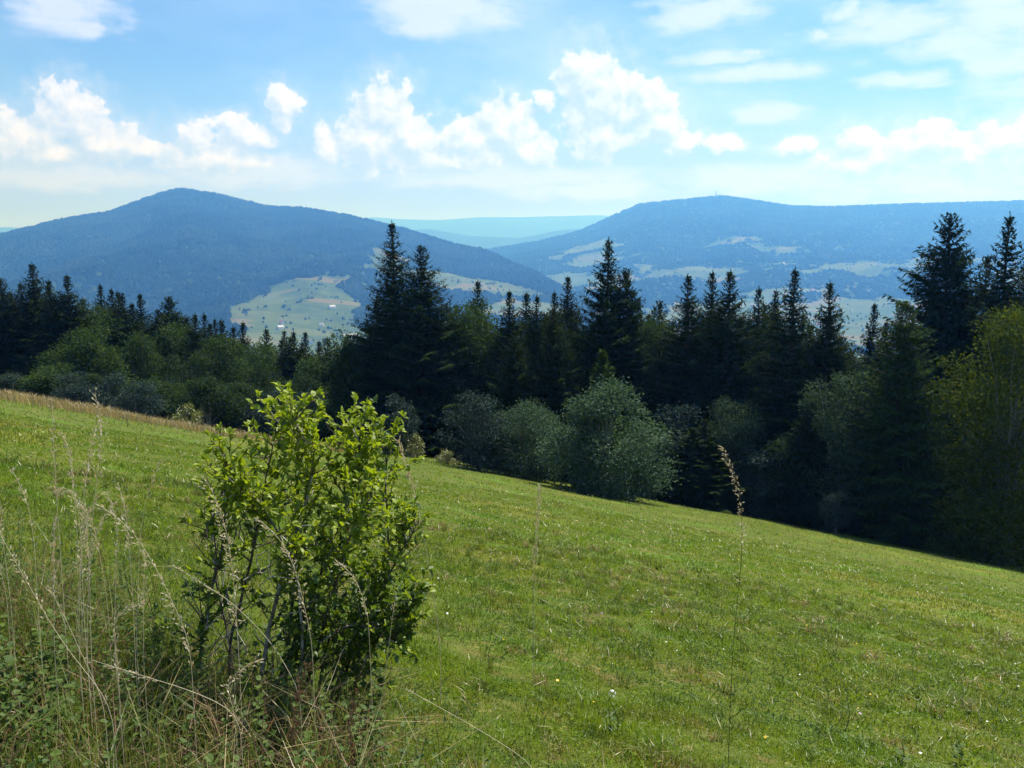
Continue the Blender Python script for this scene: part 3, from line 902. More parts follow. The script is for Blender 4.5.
def house_mesh(w, d, h, rh, roof):
    g = Geo()
    x, y = w / 2, d / 2
    g.add([(-x, -y, -3), (x, -y, -3), (x, y, -3), (-x, y, -3), (-x, -y, h), (x, -y, h), (x, y, h), (-x, y, h)], [(0, 1, 5, 4), (1, 2, 6, 5), (2, 3, 7, 6), (3, 0, 4, 7)], 0)
    g.add([(-x, -y, h), (-x, y, h), (-x, 0, h + rh), (x, -y, h), (x, y, h), (x, 0, h + rh)], [(0, 2, 1), (3, 4, 5)], 0)
    e = 0.6
    z_ = h - e * rh / y
    g.add([(-x - e, -y - e, z_), (x + e, -y - e, z_), (x + e, 0, h + rh + .25), (-x - e, 0, h + rh + .25), (-x - e, y + e, z_), (x + e, y + e, z_)], [(0, 1, 2, 3), (3, 2, 5, 4)], 1)
    g.add([(x * .3, -.5, h + rh * .5), (x * .3 + 1, -.5, h + rh * .5), (x * .3 + 1, .5, h + rh * .5), (x * .3, .5, h + rh * .5), (x * .3, -.5, h + rh + 1.2), (x * .3 + 1, -.5, h + rh + 1.2), (x * .3 + 1, .5, h + rh + 1.2), (x * .3, .5, h + rh + 1.2)],
          [(0, 1, 5, 4), (1, 2, 6, 5), (2, 3, 7, 6), (3, 0, 4, 7), (4, 5, 6, 7)], 0)
    return g.mesh('house', [M_WALL, roof])


HM = [house_mesh(14, 10, 6, 4.5, M_ROOF_R), house_mesh(11, 9, 5, 4.5, M_ROOF_G), house_mesh(18, 10, 5, 4, M_ROOF_G)]
hr = random.Random(19)
placed = 0
tries = 0
while placed < 34 and tries < 6000:
    tries += 1
    pxh = hr.uniform(540, 1000) if hr.random() < 0.8 else hr.uniform(240, 420)
    m = right if pxh > 480 else left
    a_ = math.atan((pxh - W / 2) / F)
    r_ = hr.uniform(2500, 4700) if m is right else hr.uniform(2100, 2600)
    if float(m.landuse(m, np.array(a_), np.array(r_))) < 0.6 and hr.random() < 0.8:
        continue
    o = obj('house', HM[placed % 3], label='tiny pale house among the hazy fields across the valley', category='house', group='houses scattered across the valley')
    o.location = (math.sin(a_) * r_, math.cos(a_) * r_, float(m.z(np.array(a_), np.array(r_))))
    o.rotation_euler = (0, 0, hr.uniform(0, 3.14))
    placed += 1
# the big pale hall at the foot of the fields
a_ = azel(351, 333)[0]
hall = obj('hall_building', house_mesh(34, 14, 7, 3, M_ROOF_G), label='long pale hall glinting below the fields at the mountain foot', category='building')
hall.location = (math.sin(a_) * 2060, math.cos(a_) * 2060, FLOOR + 34)
hall.rotation_euler = (0, 0, 0.3)

a_ = azel(716, 200)[0]
rc_, zc_ = right.crest(a_)
mast = thing('lookout_tower', 'tiny lookout tower on the summit of the flat topped mountain', 'tower', (math.sin(a_) * rc_, math.cos(a_) * rc_, float(zc_) - 2))
g = Geo()
for sx, sy in ((-1, -1), (1, -1), (1, 1), (-1, 1)):
    g.tube([(sx * 4, sy * 4, -4), (sx * 2, sy * 2, 32)], 0.8, 5)
for q in range(8):
    s0, s1 = 4 - q * .25, 4 - (q + 1) * .25
    for k in range(4):
        c0, c1 = [(-1, -1), (1, -1), (1, 1), (-1, 1)][k], [(1, -1), (1, 1), (-1, 1), (-1, -1)][k]
        g.tube([(c0[0] * s0, c0[1] * s0, q * 4), (c1[0] * s1, c1[1] * s1, q * 4 + 4)], 0.35, 4)
obj('lattice_frame', g.mesh('lattice_frame', [M_STEEL]), mast)
g = Geo()
g.tube([(0, 0, 32), (0, 0, 33)], 4.2, 8)
g.tube([(0, 0, 33), (0, 0, 36), (0, 0, 37.5)], [3.4, 3.4, .3], 8)
obj('platform', g.mesh('platform', [M_STEEL]), mast)
g = Geo()
g.tube([(0, 0, 36), (0, 0, 46)], .5, 5)
obj('antenna', g.mesh('antenna', [M_STEEL]), mast)

# ------------------------------------------------------------------ meadow grass


def blades(geo, P, h, w, lean, m=0, curl=0.5):
    """bent blades of grass: five corners each"""
    n = len(P)
    th = RNG.uniform(0, 2 * math.pi, n)
    ph = RNG.uniform(0, 2 * math.pi, n)
    sx = np.stack([np.cos(th), np.sin(th), 0 * th], 1) * (w / 2)[:, None]
    le = np.stack([np.cos(ph), np.sin(ph), 0 * ph], 1) * (lean * h)[:, None]
    up = np.array([0, 0, 1.0])
    mid = P + le * 0.35 + up * (h * 0.6)[:, None]
    tip = P + le + up * (h * (1 - curl * lean * 0.6))[:, None]
    V = np.stack([P - sx, P + sx, mid - sx * 0.75, mid + sx * 0.75, tip], 1).reshape(-1, 3)
    b = (np.arange(n) * 5)[:, None]
    F_ = np.concatenate([b + [0, 1, 3], b + [0, 3, 2], b + [2, 3, 4]])
    geo.add(V, F_, m)


def sector(n, r0, r1, half=38):
    a = np.radians(RNG.uniform(-half, half, n))
    r = np.sqrt(RNG.uniform(r0 ** 2, r1 ** 2, n))
    return np.sin(a) * r, np.cos(a) * r


def on_ground(x, y):
    return np.stack([x, y, ground(x, y) - 0.01], 1)


gm = Geo()
for (n, r0, r1, hlo, hhi, w0) in ((150000, 1.2, 6, 0.03, 0.11, 0.0045), (190000, 6, 14, 0.035, 0.12, 0.0075), (150000, 14, 28, 0.04, 0.13, 0.014), (100000, 28, 75, 0.05, 0.15, 0.026)):
    x, y = sector(n, r0, r1)
    tuft = fbm(x * 1.3, y * 1.3, 3, 90)
    h = RNG.uniform(hlo, hhi, n) * (0.25 + 1.5 * tuft * vnoise(x * 4, y * 4, 91))
    blades(gm, on_ground(x, y), h, w0 * RNG.uniform(0.6, 1.4, n), RNG.uniform(0.1, 1.1, n))
obj('meadow_grass', gm.mesh('meadow_grass', [M_GRASS]), kind='stuff', label='short mown meadow grass sloping down to the trees', category='grass')

gu = Geo()
x0, y0 = sector(1900, 1.6, 15)
for mi_ in range(2):
    pick = (RNG.random(len(x0)) < 0.8) if mi_ == 0 else (RNG.random(len(x0)) < 0.13)
    cx_, cy_ = np.repeat(x0[pick], 26), np.repeat(y0[pick], 26)
    sp = np.repeat(RNG.uniform(0.02, 0.09, pick.sum()), 26)
    cx_, cy_ = cx_ + RNG.normal(0, 1, len(cx_)) * sp, cy_ + RNG.normal(0, 1, len(cx_)) * sp
    hh_ = np.repeat(RNG.uniform(0.05, 0.19, pick.sum()), 26) * RNG.uniform(0.5, 1.1, len(cx_))
    dd_ = np.hypot(cx_, cy_)
    blades(gu, on_ground(cx_, cy_), hh_, 0.002 + 0.0006 * dd_, RNG.uniform(0.2, 1.1, len(cx_)), mi_)
obj('grass_tufts', gu.mesh('grass_tufts', [M_LONGGRASS, M_DRYGRASS]), kind='stuff', label='coarser darker and dry tufts standing up through the mown grass', category='grass')

# clover and plantain leaves lying in the turf, bits of hay, tiny flowers
gl_ = Geo()
n = 30000
x, y = sector(n, 1.5, 18)
kp = fbm(x * 0.7, y * 0.7, 3, 120) > 0.47
x, y = x[kp], y[kp]
n = len(x)
P = on_ground(x, y) + np.stack([0 * x, 0 * x, RNG.uniform(0.02, 0.09, n)], 1)
th = RNG.uniform(0, 6.28, n)
inst(gl_, LEAF_V, LEAF_F, P, np.stack([np.cos(th), np.sin(th), RNG.uniform(-.1, .5, n)], 1), np.tile([0, 0, 1.0], (n, 1)) + RNG.normal(0, .2, (n, 3)), np.stack([RNG.uniform(.008, .02, n), RNG.uniform(.015, .04, n), np.full(n, .02)], 1))
n = 32000
x, y = sector(n, 1.4, 11)
kp = fbm(x * 1.5, y * 1.5, 3, 125) > 0.49
x, y = x[kp], y[kp]
n = len(x)
P = on_ground(x, y) + np.stack([0 * x, 0 * x, RNG.uniform(0.01, 0.07, n)], 1)
th = RNG.uniform(0, 6.28, n)
inst(gl_, LEAF_V, LEAF_F, P, np.stack([np.cos(th), np.sin(th), RNG.uniform(0, 1.1, n)], 1), np.tile([0, 0, 1.0], (n, 1)) + RNG.normal(0, .3, (n, 3)), np.stack([RNG.uniform(.008, .016, n), RNG.uniform(.02, .06, n), np.full(n, .03)], 1), 1)
obj('ground_cover', gl_.mesh('ground_cover', [M_CLOVER, M_WEED]), kind='stuff', label='clover and plantain leaves in the turf', category='ground cover')
gh = Geo()
n = 2600
x, y = sector(n, 1.5, 28)
P = on_ground(x, y) + np.stack([0 * x, 0 * x, RNG.uniform(0.02, 0.08, n)], 1)
th = RNG.uniform(0, 6.28, n)
r = np.hypot(x, y)
inst(gh, DIAMOND_V, DIAMOND_F, P, np.stack([np.cos(th), np.sin(th), RNG.uniform(-.2, .9, n)], 1), np.tile([0, 0, 1.0], (n, 1)), np.stack([0.002 + 0.0003 * r, RNG.uniform(0.04, 0.15, n), np.ones(n)], 1))
obj('hay_litter', gh.mesh('hay_litter', [M_STRAW]), kind='stuff', label='dry cut stalks scattered through the grass', category='hay')
gf = Geo()
FV = [(0, 0, 0)] + [(math.cos(k * math.pi / 4) * (1 if k % 2 else .65), math.sin(k * math.pi / 4) * (1 if k % 2 else .65), .1) for k in range(8)]
FF = [(0, 1 + k, 1 + (k + 1) % 8) for k in range(8)]
for mi, n in enumerate((220, 240, 200)):
    x, y = sector(n, 2.5, 30)
    kp = fbm(x * 0.5, y * 0.5, 3, 140 + mi) > 0.48
    x, y = x[kp], y[kp]
    n = len(x)
    P = on_ground(x, y) + np.stack([0 * x, 0 * x, RNG.uniform(0.07, 0.14, n)], 1)
    th = RNG.uniform(0, 6.28, n)
    inst(gf, FV, FF, P, np.stack([np.cos(th), np.sin(th), 0 * th], 1), np.tile([0, -.4, 1.0], (n, 1)) + RNG.normal(0, .3, (n, 3)), RNG.uniform(0.006, 0.014, n), mi)
obj('wildflowers', gf.mesh('wildflowers', [M_WHITEFLOWER, M_VIOLET, M_YELLOW]), kind='stuff', label='tiny white violet and yellow flowers in the meadow', category='wildflowers')

# uncut straw-coloured strip along the brow
gd = Geo()
n = 80000
x = RNG.uniform(-48, -8.5, n)
y = RNG.uniform(26, 56, n)
cen = np.interp(x, [-48, -25, -14, -5], [37, 38, 41.5, 47])
kp = np.abs(y - cen) < RNG.normal(6.5, 2.6, n)
x, y = x[kp], y[kp]
n = len(x)
blades(gd, on_ground(x, y), RNG.uniform(0.2, 0.5, n) * (0.5 + fbm(x * .4, y * .4, 3, 150)), RNG.uniform(0.02, 0.04, n), RNG.uniform(0.1, 0.7, n))
obj('dry_grass', gd.mesh('dry_grass', [M_DRYGRASS]), kind='stuff', label='straw coloured uncut grass along the brow of the meadow', category='grass')


# rank growth round the bush and along the path side in the lower corner
def rank_weight(x, y):
    """how much of the ground there is left uncut"""
    u = px_of(np.arctan2(x, y))
    lim = np.interp(u, [-300, 0, 120, 230, 330, 420, 520, 700], [9.5, 6.6, 5.6, 5.2, 4.6, 3.9, 3.1, 2.3])
    return 1 - sstep(lim - 0.9, lim + 0.7, np.hypot(x, y) + 1.2 * (fbm(x * 1.2, y * 1.2, 3, 160) - 0.5))


gt = Geo()
n = 60000
x, y = sector(n, 1.35, 10)
kp = RNG.random(n) < rank_weight(x, y)
x, y = x[kp], y[kp]
n = len(x)
kind_ = fbm(x * 1.1, y * 1.1, 3, 170)
h = RNG.uniform(0.20, 0.62, n) * (0.35 + 1.3 * fbm(x * 0.9, y * 0.9, 3, 180)) * np.clip(np.hypot(x, y) / 3.2, 0.45, 1)
for mi in range(3):
    q = RNG.random(n) * 0.6 + kind_ * 0.8
    sel = (q < 0.80) if mi == 0 else ((q >= 0.80) & (q < 0.97) if mi == 1 else q >= 0.97)
    blades(gt, on_ground(x[sel], y[sel]), h[sel], RNG.uniform(0.003, 0.0065, sel.sum()), RNG.uniform(0.15, 1.2, sel.sum()), mi)
n = 4500
x, y = sector(n, 1.35, 7.5)
kp = RNG.random(n) < rank_weight(x, y) * 0.6
x, y = x[kp], y[kp]
n = len(x)
blades(gt, on_ground(x, y), RNG.uniform(0.35, 0.8, n) * np.clip(np.hypot(x, y) / 3.4, 0.4, 1), RNG.uniform(0.0016, 0.003, n), RNG.uniform(0.1, 0.9, n), 2)
obj('long_grass', gt.mesh('long_grass', [M_LONGGRASS, M_BROWNGRASS, M_DRYGRASS]), kind='stuff', label='uncut green and brown long grass round the foot of the bush', category='grass')

# ------------------------------------------------------------------ the foreground bush
BD = 4.25                                                       # metres forward


def pxm(px, py, D=BD):
    return EYE + ray(px, py) * D


bush_base = pxm(275, 735)
bx, by = bush_base[0], BD
bush = thing('leafy_bush', 'ragged green bush with bare grey stems and bright young leaves in the near grass', 'bush', (bx, by, gz(bx, by)))
bo = np.array([bx, by, gz(bx, by)])
bg = np.random.default_rng(77)
STEMS = [([(212, 735), (203, 660), (222, 570), (238, 490), (241, 428)], -.12, .010, 1), ([(232, 735), (224, 640), (250, 545), (262, 470), (273, 408)], .10, .010, 1),
         ([(258, 725), (268, 620), (298, 520), (318, 450), (296, 404)], -.05, .013, 2), ([(265, 735), (290, 640), (325, 530), (346, 465), (352, 432)], .15, .012, 1),
         ([(300, 740), (320, 640), (345, 560), (368, 500), (386, 468)], -.18, .011, 1), ([(330, 735), (350, 650), (372, 590), (396, 548), (410, 512)], .05, .010, 1),
         ([(345, 735), (362, 665), (388, 615), (414, 578)], -.10, .008, 2), ([(238, 735), (228, 665), (206, 590), (200, 520), (212, 476)], .18, .008, 1),
         ([(282, 740), (285, 620), (290, 510), (284, 436), (286, 402)], .26, .011, 1), ([(310, 740), (328, 610), (331, 490), (330, 415)], .30, .010, 1),
         ([(295, 740), (310, 640), (310, 540), (276, 470), (262, 452)], -.28, .009, 2), ([(320, 740), (350, 640), (380, 560), (372, 480), (362, 440)], .38, .010, 1),
         ([(250, 735), (300, 650), (350, 605), (385, 600), (402, 612)], -.15, .007, 2)]
leafP, leafD, leafN, leafS, leafY = [], [], [], [], []
tw = Geo()
for (pl, dy, rad0, mt) in STEMS:
    k = len(pl)
    pts = np.array([pxm(px, 740 - (740 - py) * 0.94) for px, py in pl]) - bo
    pts[:, 1] += np.linspace(dy * 0.2, dy, k) * 1.3
    pts[0, 2] = gz(bo[0] + pts[0, 0], bo[1] + pts[0, 1]) - bo[2] - 0.03
    tt = np.linspace(0, k - 1, 22)
    pts = np.stack([np.interp(tt, np.arange(k), pts[:, i]) for i in range(3)], 1)
    pts[1:-1] = (pts[:-2] + pts[2:] + 2 * pts[1:-1]) / 4
    pts[1:-1] = (pts[:-2] + pts[2:] + 2 * pts[1:-1]) / 4
    pts[2:] += np.cumsum(bg.normal(0, .004, (20, 3)), 0)
    sg = Geo()
    sg.tube(pts, np.linspace(rad0, 0.0022, 22), 7)
    obj('stem', sg.mesh('stem', [M_TWIG if mt == 1 else M_LICHEN], True), bush)
    for i in range(4 if pts[12, 0] > 0.12 else 6, 22):
        s = i / 21
        nt_ = 2 if s > 0.4 else 1
        for _ in range(nt_ + 1 + (bg.random() < 0.5)):
            ax = unit(pts[min(21, i + 1)] - pts[i - 1])
            o_ = unit(bg.normal(0, 1, 3) + [0, 0, 0.25])
            d = unit(o_ - ax * (o_ @ ax) * 0.4 + ax * 0.55)
            L = bg.uniform(0.08, 0.26) * (1.15 - 0.45 * s)
            n = 6
            q = np.linspace(0, 1, n)
            tp = pts[i] + d * L * q[:, None] + np.array([0, 0, 0.05]) * L * 3 * (q ** 2)[:, None] + np.cumsum(bg.normal(0, .004, (n, 3)), 0)
            tw.tube(tp, np.linspace(0.0034, 0.0014, n), 4, 0 if bg.random() < .75 else 1)
            hgt = tp[-1, 2]
            bare = (hgt < 0.36 and tp[-1, 0] < 0.1 and bg.random() < 0.5) or bg.random() < 0.10
            if tp[-1, 0] < (0.10 if tp[-1, 2] < 0.95 else -0.10) and bg.random() < (0.52 if tp[-1, 2] < 0.95 else 0.3) and not (rad0 == .010 and pl[0][0] == 212 and hgt < .6):
                bare = True                                    # the left side is half bare
            if bare:
                continue
            nl = max(7, int(L / 0.0105))
            for u in np.linspace(0.2, 1, nl):
                lp = pts[i] + (tp[-1] - pts[i]) * u
                j = u * (n - 1)
                j0 = int(min(n - 2, j))
                lp = tp[j0] * (1 - (j - j0)) + tp[j0 + 1] * (j - j0)
                leafP.append(lp)
                ld_ = unit(d * 0.6 + bg.normal(0, 0.65, 3) + [0, 0, 0.18])
                leafD.append(ld_)
                leafN.append(unit(np.array([0, 0, 1.0]) + bg.normal(0, 0.45, 3)))
                leafS.append(bg.uniform(0.022, 0.050))
                leafY.append(hgt > 0.86 + bg.normal(0, 0.2) and bg.random() < 0.9 or bg.random() < 0.10)
            for _k in range(3):                                # rosette at the tip
                leafP.append(tp[-1]); leafD.append(unit(d + bg.normal(0, .6, 3))); leafN.append(unit(np.array([0, 0, 1.0]) + bg.normal(0, .4, 3)))
                leafS.append(bg.uniform(0.028, 0.052)); leafY.append(leafY[-1] or bg.random() < 0.12)
for i in range(130):
    px_, py_ = bg.uniform(195, 330), bg.uniform(520, 700)
    q0 = pxm(px_, py_) - bo + np.array([0, bg.uniform(-.25, .2), 0])
    dd = unit(np.array([bg.normal(0, .6), bg.normal(0, .4), bg.uniform(.2, 1.2)]))
    L = bg.uniform(.10, .32)
    qq = np.linspace(0, 1, 6)[:, None]
    tw.tube(q0 + dd * L * qq + np.cumsum(bg.normal(0, .006, (6, 3)), 0), np.linspace(.0032, .0010, 6), 4, int(bg.random() < .55))
obj('twigs', tw.mesh('twigs', [M_TWIG, M_LICHEN], True), bush)
leafP, leafD, leafN, leafS, leafY = map(np.array, (leafP, leafD, leafN, leafS, leafY))
fg = Geo()
for flag, mi in ((False, 0), (True, 1)):
    q = leafY == flag
    inst(fg, LEAF_V, LEAF_F, leafP[q], leafD[q], leafN[q], np.stack([leafS[q] * bg.uniform(.5, .8, q.sum()), leafS[q], leafS[q] * bg.uniform(.3, 2.2, q.sum())], 1), mi)
obj('foliage', fg.mesh('foliage', [M_BUSH, M_BUSHYOUNG]), bush)

# ------------------------------------------------------------------ single tall grasses


def grass_stalk(name, label, pts_px, D, head=(0.62, 1.0), size=1.0, nodding=0.5, thick=0.0014, count=46, mat=None, group='tall single grasses', base_px=None, dD=0.0, stem_mat=None):
    """a stalk through photo points (foot first), with a seed head along its upper part"""
    k = len(pts_px)
    P = np.array([EYE + ray(px, py) * (D + dD * i / max(1, k - 1)) for i, (px, py) in enumerate(pts_px)])
    zg = gz(P[0, 0], P[0, 1])
    foot = np.array([P[0, 0], P[0, 1], zg])
    if P[0, 2] > zg + 0.02:
        P = np.concatenate([[foot], P])
    else:
        P[0, 2] = zg
    k = len(P)
    seg = np.concatenate([[0], np.cumsum(np.linalg.norm(np.diff(P, axis=0), axis=1))])
    s = np.linspace(0, seg[-1], 26)
    C = np.stack([np.interp(s, seg, P[:, i]) for i in range(3)], 1)
    for _ in range(3):
        C[1:-1] = (C[:-2] + C[2:] + 2 * C[1:-1]) / 4
    C -= foot
    o = thing(name, label, 'grass', tuple(foot), 0, group)
    g = Geo()
    g.tube(C, np.linspace(thick, thick * 0.45, 26), 5)
    obj('stem', g.mesh('stem', [stem_mat or mat or M_STRAW], True), o)
    if count:
        g = Geo()
        sq = RNG.uniform(head[0], head[1], count) * 25
        i0 = np.clip(sq.astype(int), 0, 24)
        f = (sq - i0)[:, None]
        B = C[i0] * (1 - f) + C[i0 + 1] * f
        ax = unit(C[i0 + 1] - C[i0])
        out_ = unit(RNG.normal(0, 1, (count, 3)))
        d = unit(out_ * 0.45 + ax * 0.9 + np.array([0, 0, -nodding]))
        ped = RNG.uniform(0.004, 0.022, count) * size
        S = RNG.uniform(0.009, 0.016, count) * size
        inst(g, DIAMOND_V, DIAMOND_F, B + d * ped[:, None], d, out_ + 0.01, np.stack([S * 0.42, S * 1.25, S], 1))
        inst(g, DIAMOND_V, DIAMOND_F, B + d * ped[:, None], d, np.cross(d, out_), np.stack([S * 0.42, S * 1.25, S], 1))
        inst(g, DIAMOND_V, DIAMOND_F, B, d, out_, np.stack([np.full(count, 0.0008), ped + .002, S], 1))
        obj('seed_head', g.mesh('seed_head', [mat or M_STRAW]), o)
    return o


ST = 'grass_stalk'
STALKS = [
    ('thin stalk with a pale nodding oat head, alone against the dark conifers', [(733, 640), (742, 560), (743, 520), (740, 485), (733, 462), (724, 448)], 3.2, (0.78, 1.0), 0.7, .95, 80),
    ('short slanting straw head just beyond the bush top', [(440, 640), (425, 540), (413, 486), (404, 460), (398, 440)], 4.8, (0.76, 1.0), 1.25, .1, 60),
    ('small upright pale seed head standing in the open middle of the meadow', [(534, 560), (538, 520), (540, 488)], 5.5, (0.6, 1.0), 1.4, .1, 60),
    ('upright stalk with a narrow head, outermost of those rising past the brow', [(66, 640), (58, 520), (53, 440), (52, 405)], 3.6, (0.72, 1.0), 0.9, .1, 36),
    ('tall stalk with a hooked pale head crossing the far wood', [(86, 640), (92, 520), (102, 436), (103, 412), (95, 394)], 3.6, (0.74, 1.0), 1.0, .25, 44),
    ('stalk with a drooping thin head near the edge of the view below the brow', [(40, 640), (34, 540), (28, 500), (12, 470)], 3.4, (0.70, 1.0), 0.8, .35, 32),
    ('bare leaning stalk topped by a small tuft, between the tall heads and the bush', [(136, 640), (140, 530), (148, 490), (160, 462)], 3.7, (0.86, 1.0), 0.9, .1, 20),
    ('stalk with bushy clustered heads beneath the hooked one', [(78, 640), (82, 520), (86, 470), (96, 425)], 3.3, (0.6, 1.0), 1.0, .25, 60),
    ('stalk with a bent head pointing to the outer edge', [(84, 620), (80, 520), (74, 478), (58, 490)], 3.2, (0.64, 1.0), 1.0, .5, 40),
    ('short fluffy stalk low among the clustered heads', [(54, 650), (54, 560), (54, 525)], 3.2, (0.7, 1.0), 1.2, .1, 40),
    ('arching stalk with one-sided spikelets reaching towards the bush', [(190, 640), (160, 575), (140, 540), (122, 518), (100, 506)], 3.1, (0.45, 1.0), 1.1, .4, 46),
    ('long straw leaning across the lower corner from the outer edge', [(112, 705), (60, 640), (20, 570), (-8, 520)], 2.7, (0.7, 1.0), 0.8, .3, 30),
    ('straight dry straw slanting up through the weeds in the lower corner', [(104, 700), (84, 660), (62, 610), (49, 588)], 2.5, (0.9, 1.0), 0.6, .1, 12),
    ('stalk with a level feathery head before the weeds', [(116, 650), (112, 620), (120, 606), (140, 604)], 2.9, (0.6, 1.0), 0.9, .2, 34),
    ('thin straw lying almost level across the foot of the bush', [(240, 712), (190, 690), (130, 672), (92, 660)], 2.6, (0.8, 1.0), 0.7, .2, 20),
    ('pale straw leaning out over the open turf below the bush', [(540, 768), (480, 730), (430, 702), (408, 690)], 2.4, (0.93, 1.0), 0.4, .1, 8),
    ('silvery drooping seed head before the bare stems of the bush', [(238, 640), (232, 560), (222, 510), (206, 480)], 3.5, (0.5, 1.0), 1.2, .5, 70),
    ('curved seed head hanging before the middle of the bush', [(312, 640), (296, 570), (280, 535), (256, 518)], 3.5, (0.55, 1.0), 1.1, .5, 50),
    ('dry stalk crossing the bush from its foot up to the bare twigs', [(300, 690), (270, 640), (230, 600), (172, 565)], 3.4, (0.8, 1.0), 0.7, .2, 24),
    ('upright pale stalk before the leafy side of the bush', [(372, 700), (368, 610), (352, 570), (338, 562)], 3.6, (0.72, 1.0), 0.9, .4, 36),
    ('straight stalk between the bush and the open meadow', [(378, 720), (386, 670), (392, 620), (396, 592)], 3.6, (0.85, 1.0), 0.6, .1, 14),
    ('hooked pale stalk low in front of the bush foot', [(236, 730), (232, 700), (224, 684), (240, 668), (258, 660)], 2.9, (0.55, 1.0), 1.0, .4, 34),
    ('faint upright stalk next to the leaning tufted one', [(114, 640), (116, 560), (118, 515), (107, 494)], 3.4, (0.75, 1.0), 0.8, .3, 30),
    ('red brown feathery grass head at the foot of the bush', [(290, 768), (296, 700), (306, 668)], 2.9, (0.4, 1.0), 1.2, .1, 60),
    ('red brown feathery grass head past the foot of the bush', [(352, 768), (350, 712), (356, 690)], 2.9, (0.4, 1.0), 1.2, .1, 60),
]
for (lab, pts, D, hd, sz, nod, cnt) in STALKS:
    grass_stalk(ST, lab, pts, D, hd, sz * 1.05, nod, 0.00050 * D, int(cnt * 1.6), M_BROWNGRASS if lab.startswith('red') else M_STRAW, stem_mat=M_BARK if lab.startswith('thin stalk') else None)


for i in range(9):
    q = random.Random(500 + i)
    x0_, top, dx = q.uniform(-20, 185), q.uniform(410, 560), q.uniform(-34, 26)
    grass_stalk(ST, 'fine pale seed topped stalk among the tall grasses beside the bush', [(x0_, 660), (x0_ + dx * .2, 600), (x0_ + dx * .6, (top + 600) / 2), (x0_ + dx, top + 12), (x0_ + dx * 1.6, top)],
                q.uniform(2.9, 4.2), (0.76, 1.0), q.uniform(.7, 1.1), q.uniform(.1, .6), 0.0016, q.randint(40, 90), M_STRAW, 'fine seed topped stalks beside the bush')


# ------------------------------------------------------------------ leafy weeds
def weed(label, px, py, D, h, seed, leafsize=0.05, flower=None, group='leafy weeds in the near grass', pairs=9, cat='weed', name='weed_plant', mat=None, lean=0.1):
    g_ = np.random.default_rng(seed)
    p_ = hit(px, min(py, 764))
    x_, y_ = p_[0], p_[1]
    k_ = y_ / D
    h, leafsize = h * min(k_, 1.5), leafsize * min(k_, 1.25)
    o = thing(name, label, cat, (x_, y_, gz(x_, y_)), 0, group)
    st, lf = Geo(), Geo()
    LP, LD, LN, LS = [], [], [], []
    for b in range(3 if pairs > 5 else 1):
        hh = h * (1 if b == 0 else g_.uniform(.55, .85))
        a = g_.uniform(0, 6.28)
        tip = np.array([math.cos(a), math.sin(a), 0]) * hh * lean * (1 + b * 2) + [0, 0, hh]
        q = np.linspace(0, 1, 8)[:, None]
        C = tip * q + np.array([0.02, 0.01, 0]) * np.sin(q * 5)
        st.tube(C, np.linspace(.0035, .0014, 8), 5)
        for i in range(pairs):
            u = 0.15 + 0.83 * i / (pairs - 1 if pairs > 1 else 1)
            for sg in (0, math.pi):
                th = i * 1.57 + sg + g_.normal(0, .3)
                LP.append(tip * u + g_.normal(0, .003, 3))
                LD.append([math.cos(th), math.sin(th), g_.uniform(-.1, .6)])
                LN.append([g_.normal(0, .3), g_.normal(0, .3), 1])
                LS.append(leafsize * g_.uniform(.7, 1.3) * (1.15 - .6 * u))
        if flower and b == 0:
            n = 26
            d = unit(g_.normal(0, 1, (n, 3)) + [0, 0, .6])
            fl = Geo()
            inst(fl, FV, FF, tip + d * 0.022, np.cross(d, [0.3, 1, 0.1]), d, g_.uniform(.003, .006, n))
            obj('flower_head', fl.mesh('flower_head', [flower]), o)
    inst(lf, LEAF_V, LEAF_F, np.array(LP), np.array(LD), np.array(LN), np.array(LS))
    obj('stem', st.mesh('stem', [M_STEMGREEN], True), o)
    obj('foliage', lf.mesh('foliage', [mat or M_WEED]), o)
    return o


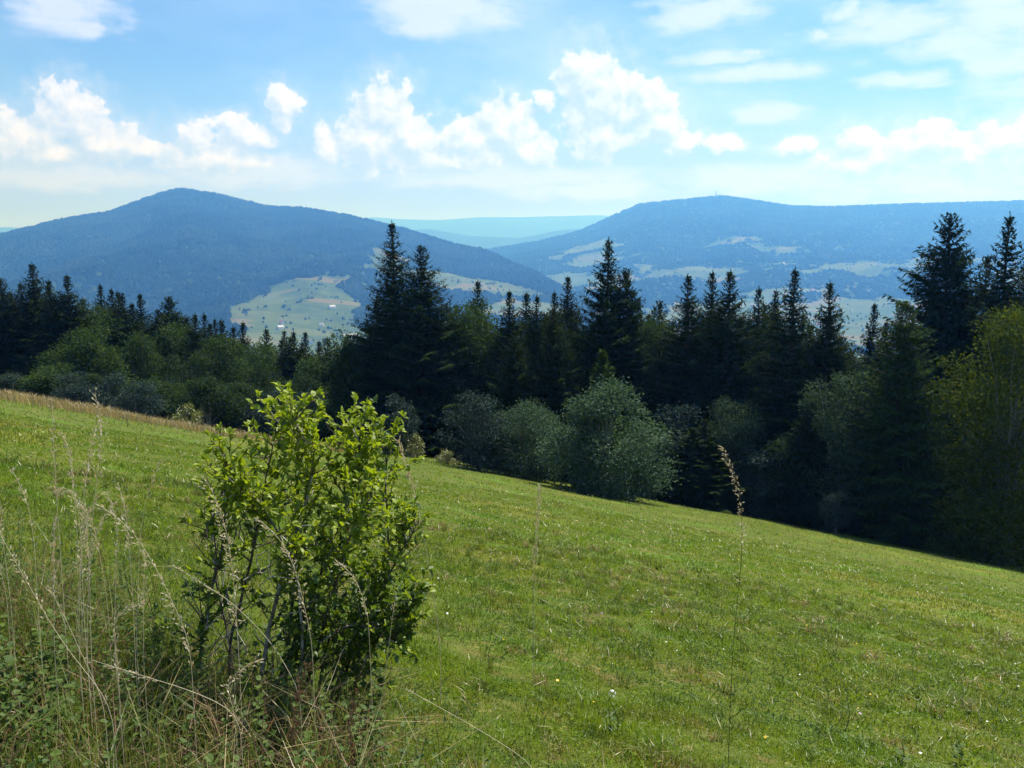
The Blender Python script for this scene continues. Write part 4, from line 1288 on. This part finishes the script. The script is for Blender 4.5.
WEEDS = [
    ('dark leafy weed filling the bottom corner under the long straw', 20, 740, 2.3, .36, .055, None),
    ('broad leaved weed beside the bottom corner one', 62, 745, 2.4, .34, .06, None),
    ('weed with a pink flower head at the outer edge of the view', 6, 668, 2.8, .40, .045, M_PINK),
    ('tall leafy weed under the clustered grass heads', 92, 660, 3.2, .42, .045, None),
    ('leafy weed in front of the bare side of the bush', 170, 690, 3.3, .40, .05, None),
    ('narrow leafy weed close to the dark lower stem of the bush', 205, 740, 2.9, .32, .045, None),
    ('fresh green weed before the middle of the bush foot', 275, 755, 2.9, .28, .045, None),
    ('upright weed with oval leaves below the leafy side of the bush', 375, 745, 3.2, .34, .06, None),
    ('weed at the outer edge halfway between brow and corner', 14, 610, 3.6, .50, .05, None),
    ('weed in the grass between the bush and the bushy grass heads', 128, 640, 3.7, .40, .05, None),
    ('pale budded weed standing in the open turf', 616, 735, 3.0, .17, .028, M_WHITEFLOWER),
    ('single dark thin weed spike standing in the near turf', 846, 730, 3.2, .20, .022, None),
    ('low leafy weed in the open turf with spreading leaves', 960, 765, 2.7, .14, .045, None),
    ('yellow green leafy shoot entering at the far edge of the turf', 1016, 690, 3.3, .20, .05, None),
    ('spreading leafy weed at the bottom of the turf near the far edge', 900, 768, 2.7, .12, .045, None),
]
for i, (lab, px, py, D, h, ls, flw) in enumerate(WEEDS):
    weed(lab, px, py, D, h, 300 + i, ls, flw, pairs=9 if h > .2 else 5, mat=M_YELLOWLEAF if 'yellow' in lab else None)
# smaller herbs of the uncut strip: a mass nobody could count
gv = Geo()
n = 4200
x, y = sector(n, 1.5, 9)
kp = (RNG.random(n) < rank_weight(x, y) * 0.9)
x, y = x[kp], y[kp]
for xi, yi in zip(x, y):
    hh = RNG.uniform(.10, .52) * min(1, math.hypot(xi, yi) / 3)
    b = np.array([xi, yi, gz(xi, yi)])
    tip = np.array([RNG.normal(0, .06), RNG.normal(0, .06), hh])
    k = int(6 + hh * 26)
    u = np.linspace(.15, 1, k)
    th = np.arange(k) * 2.4 + RNG.uniform(0, 6)
    gv.tube([b, b + tip * .5, b + tip], [.0018, .0014, .0008], 3, 1)
    inst(gv, LEAF_V, LEAF_F, b + tip * u[:, None], np.stack([np.cos(th), np.sin(th), RNG.uniform(-.1, .7, k)], 1), np.tile([0, 0, 1.0], (k, 1)) + RNG.normal(0, .3, (k, 3)), RNG.uniform(.018, .042, k), 0)
obj('herbs', gv.mesh('herbs', [M_WEED, M_STEMGREEN]), kind='stuff', label='mixed leafy herbs growing through the uncut grass', category='undergrowth')
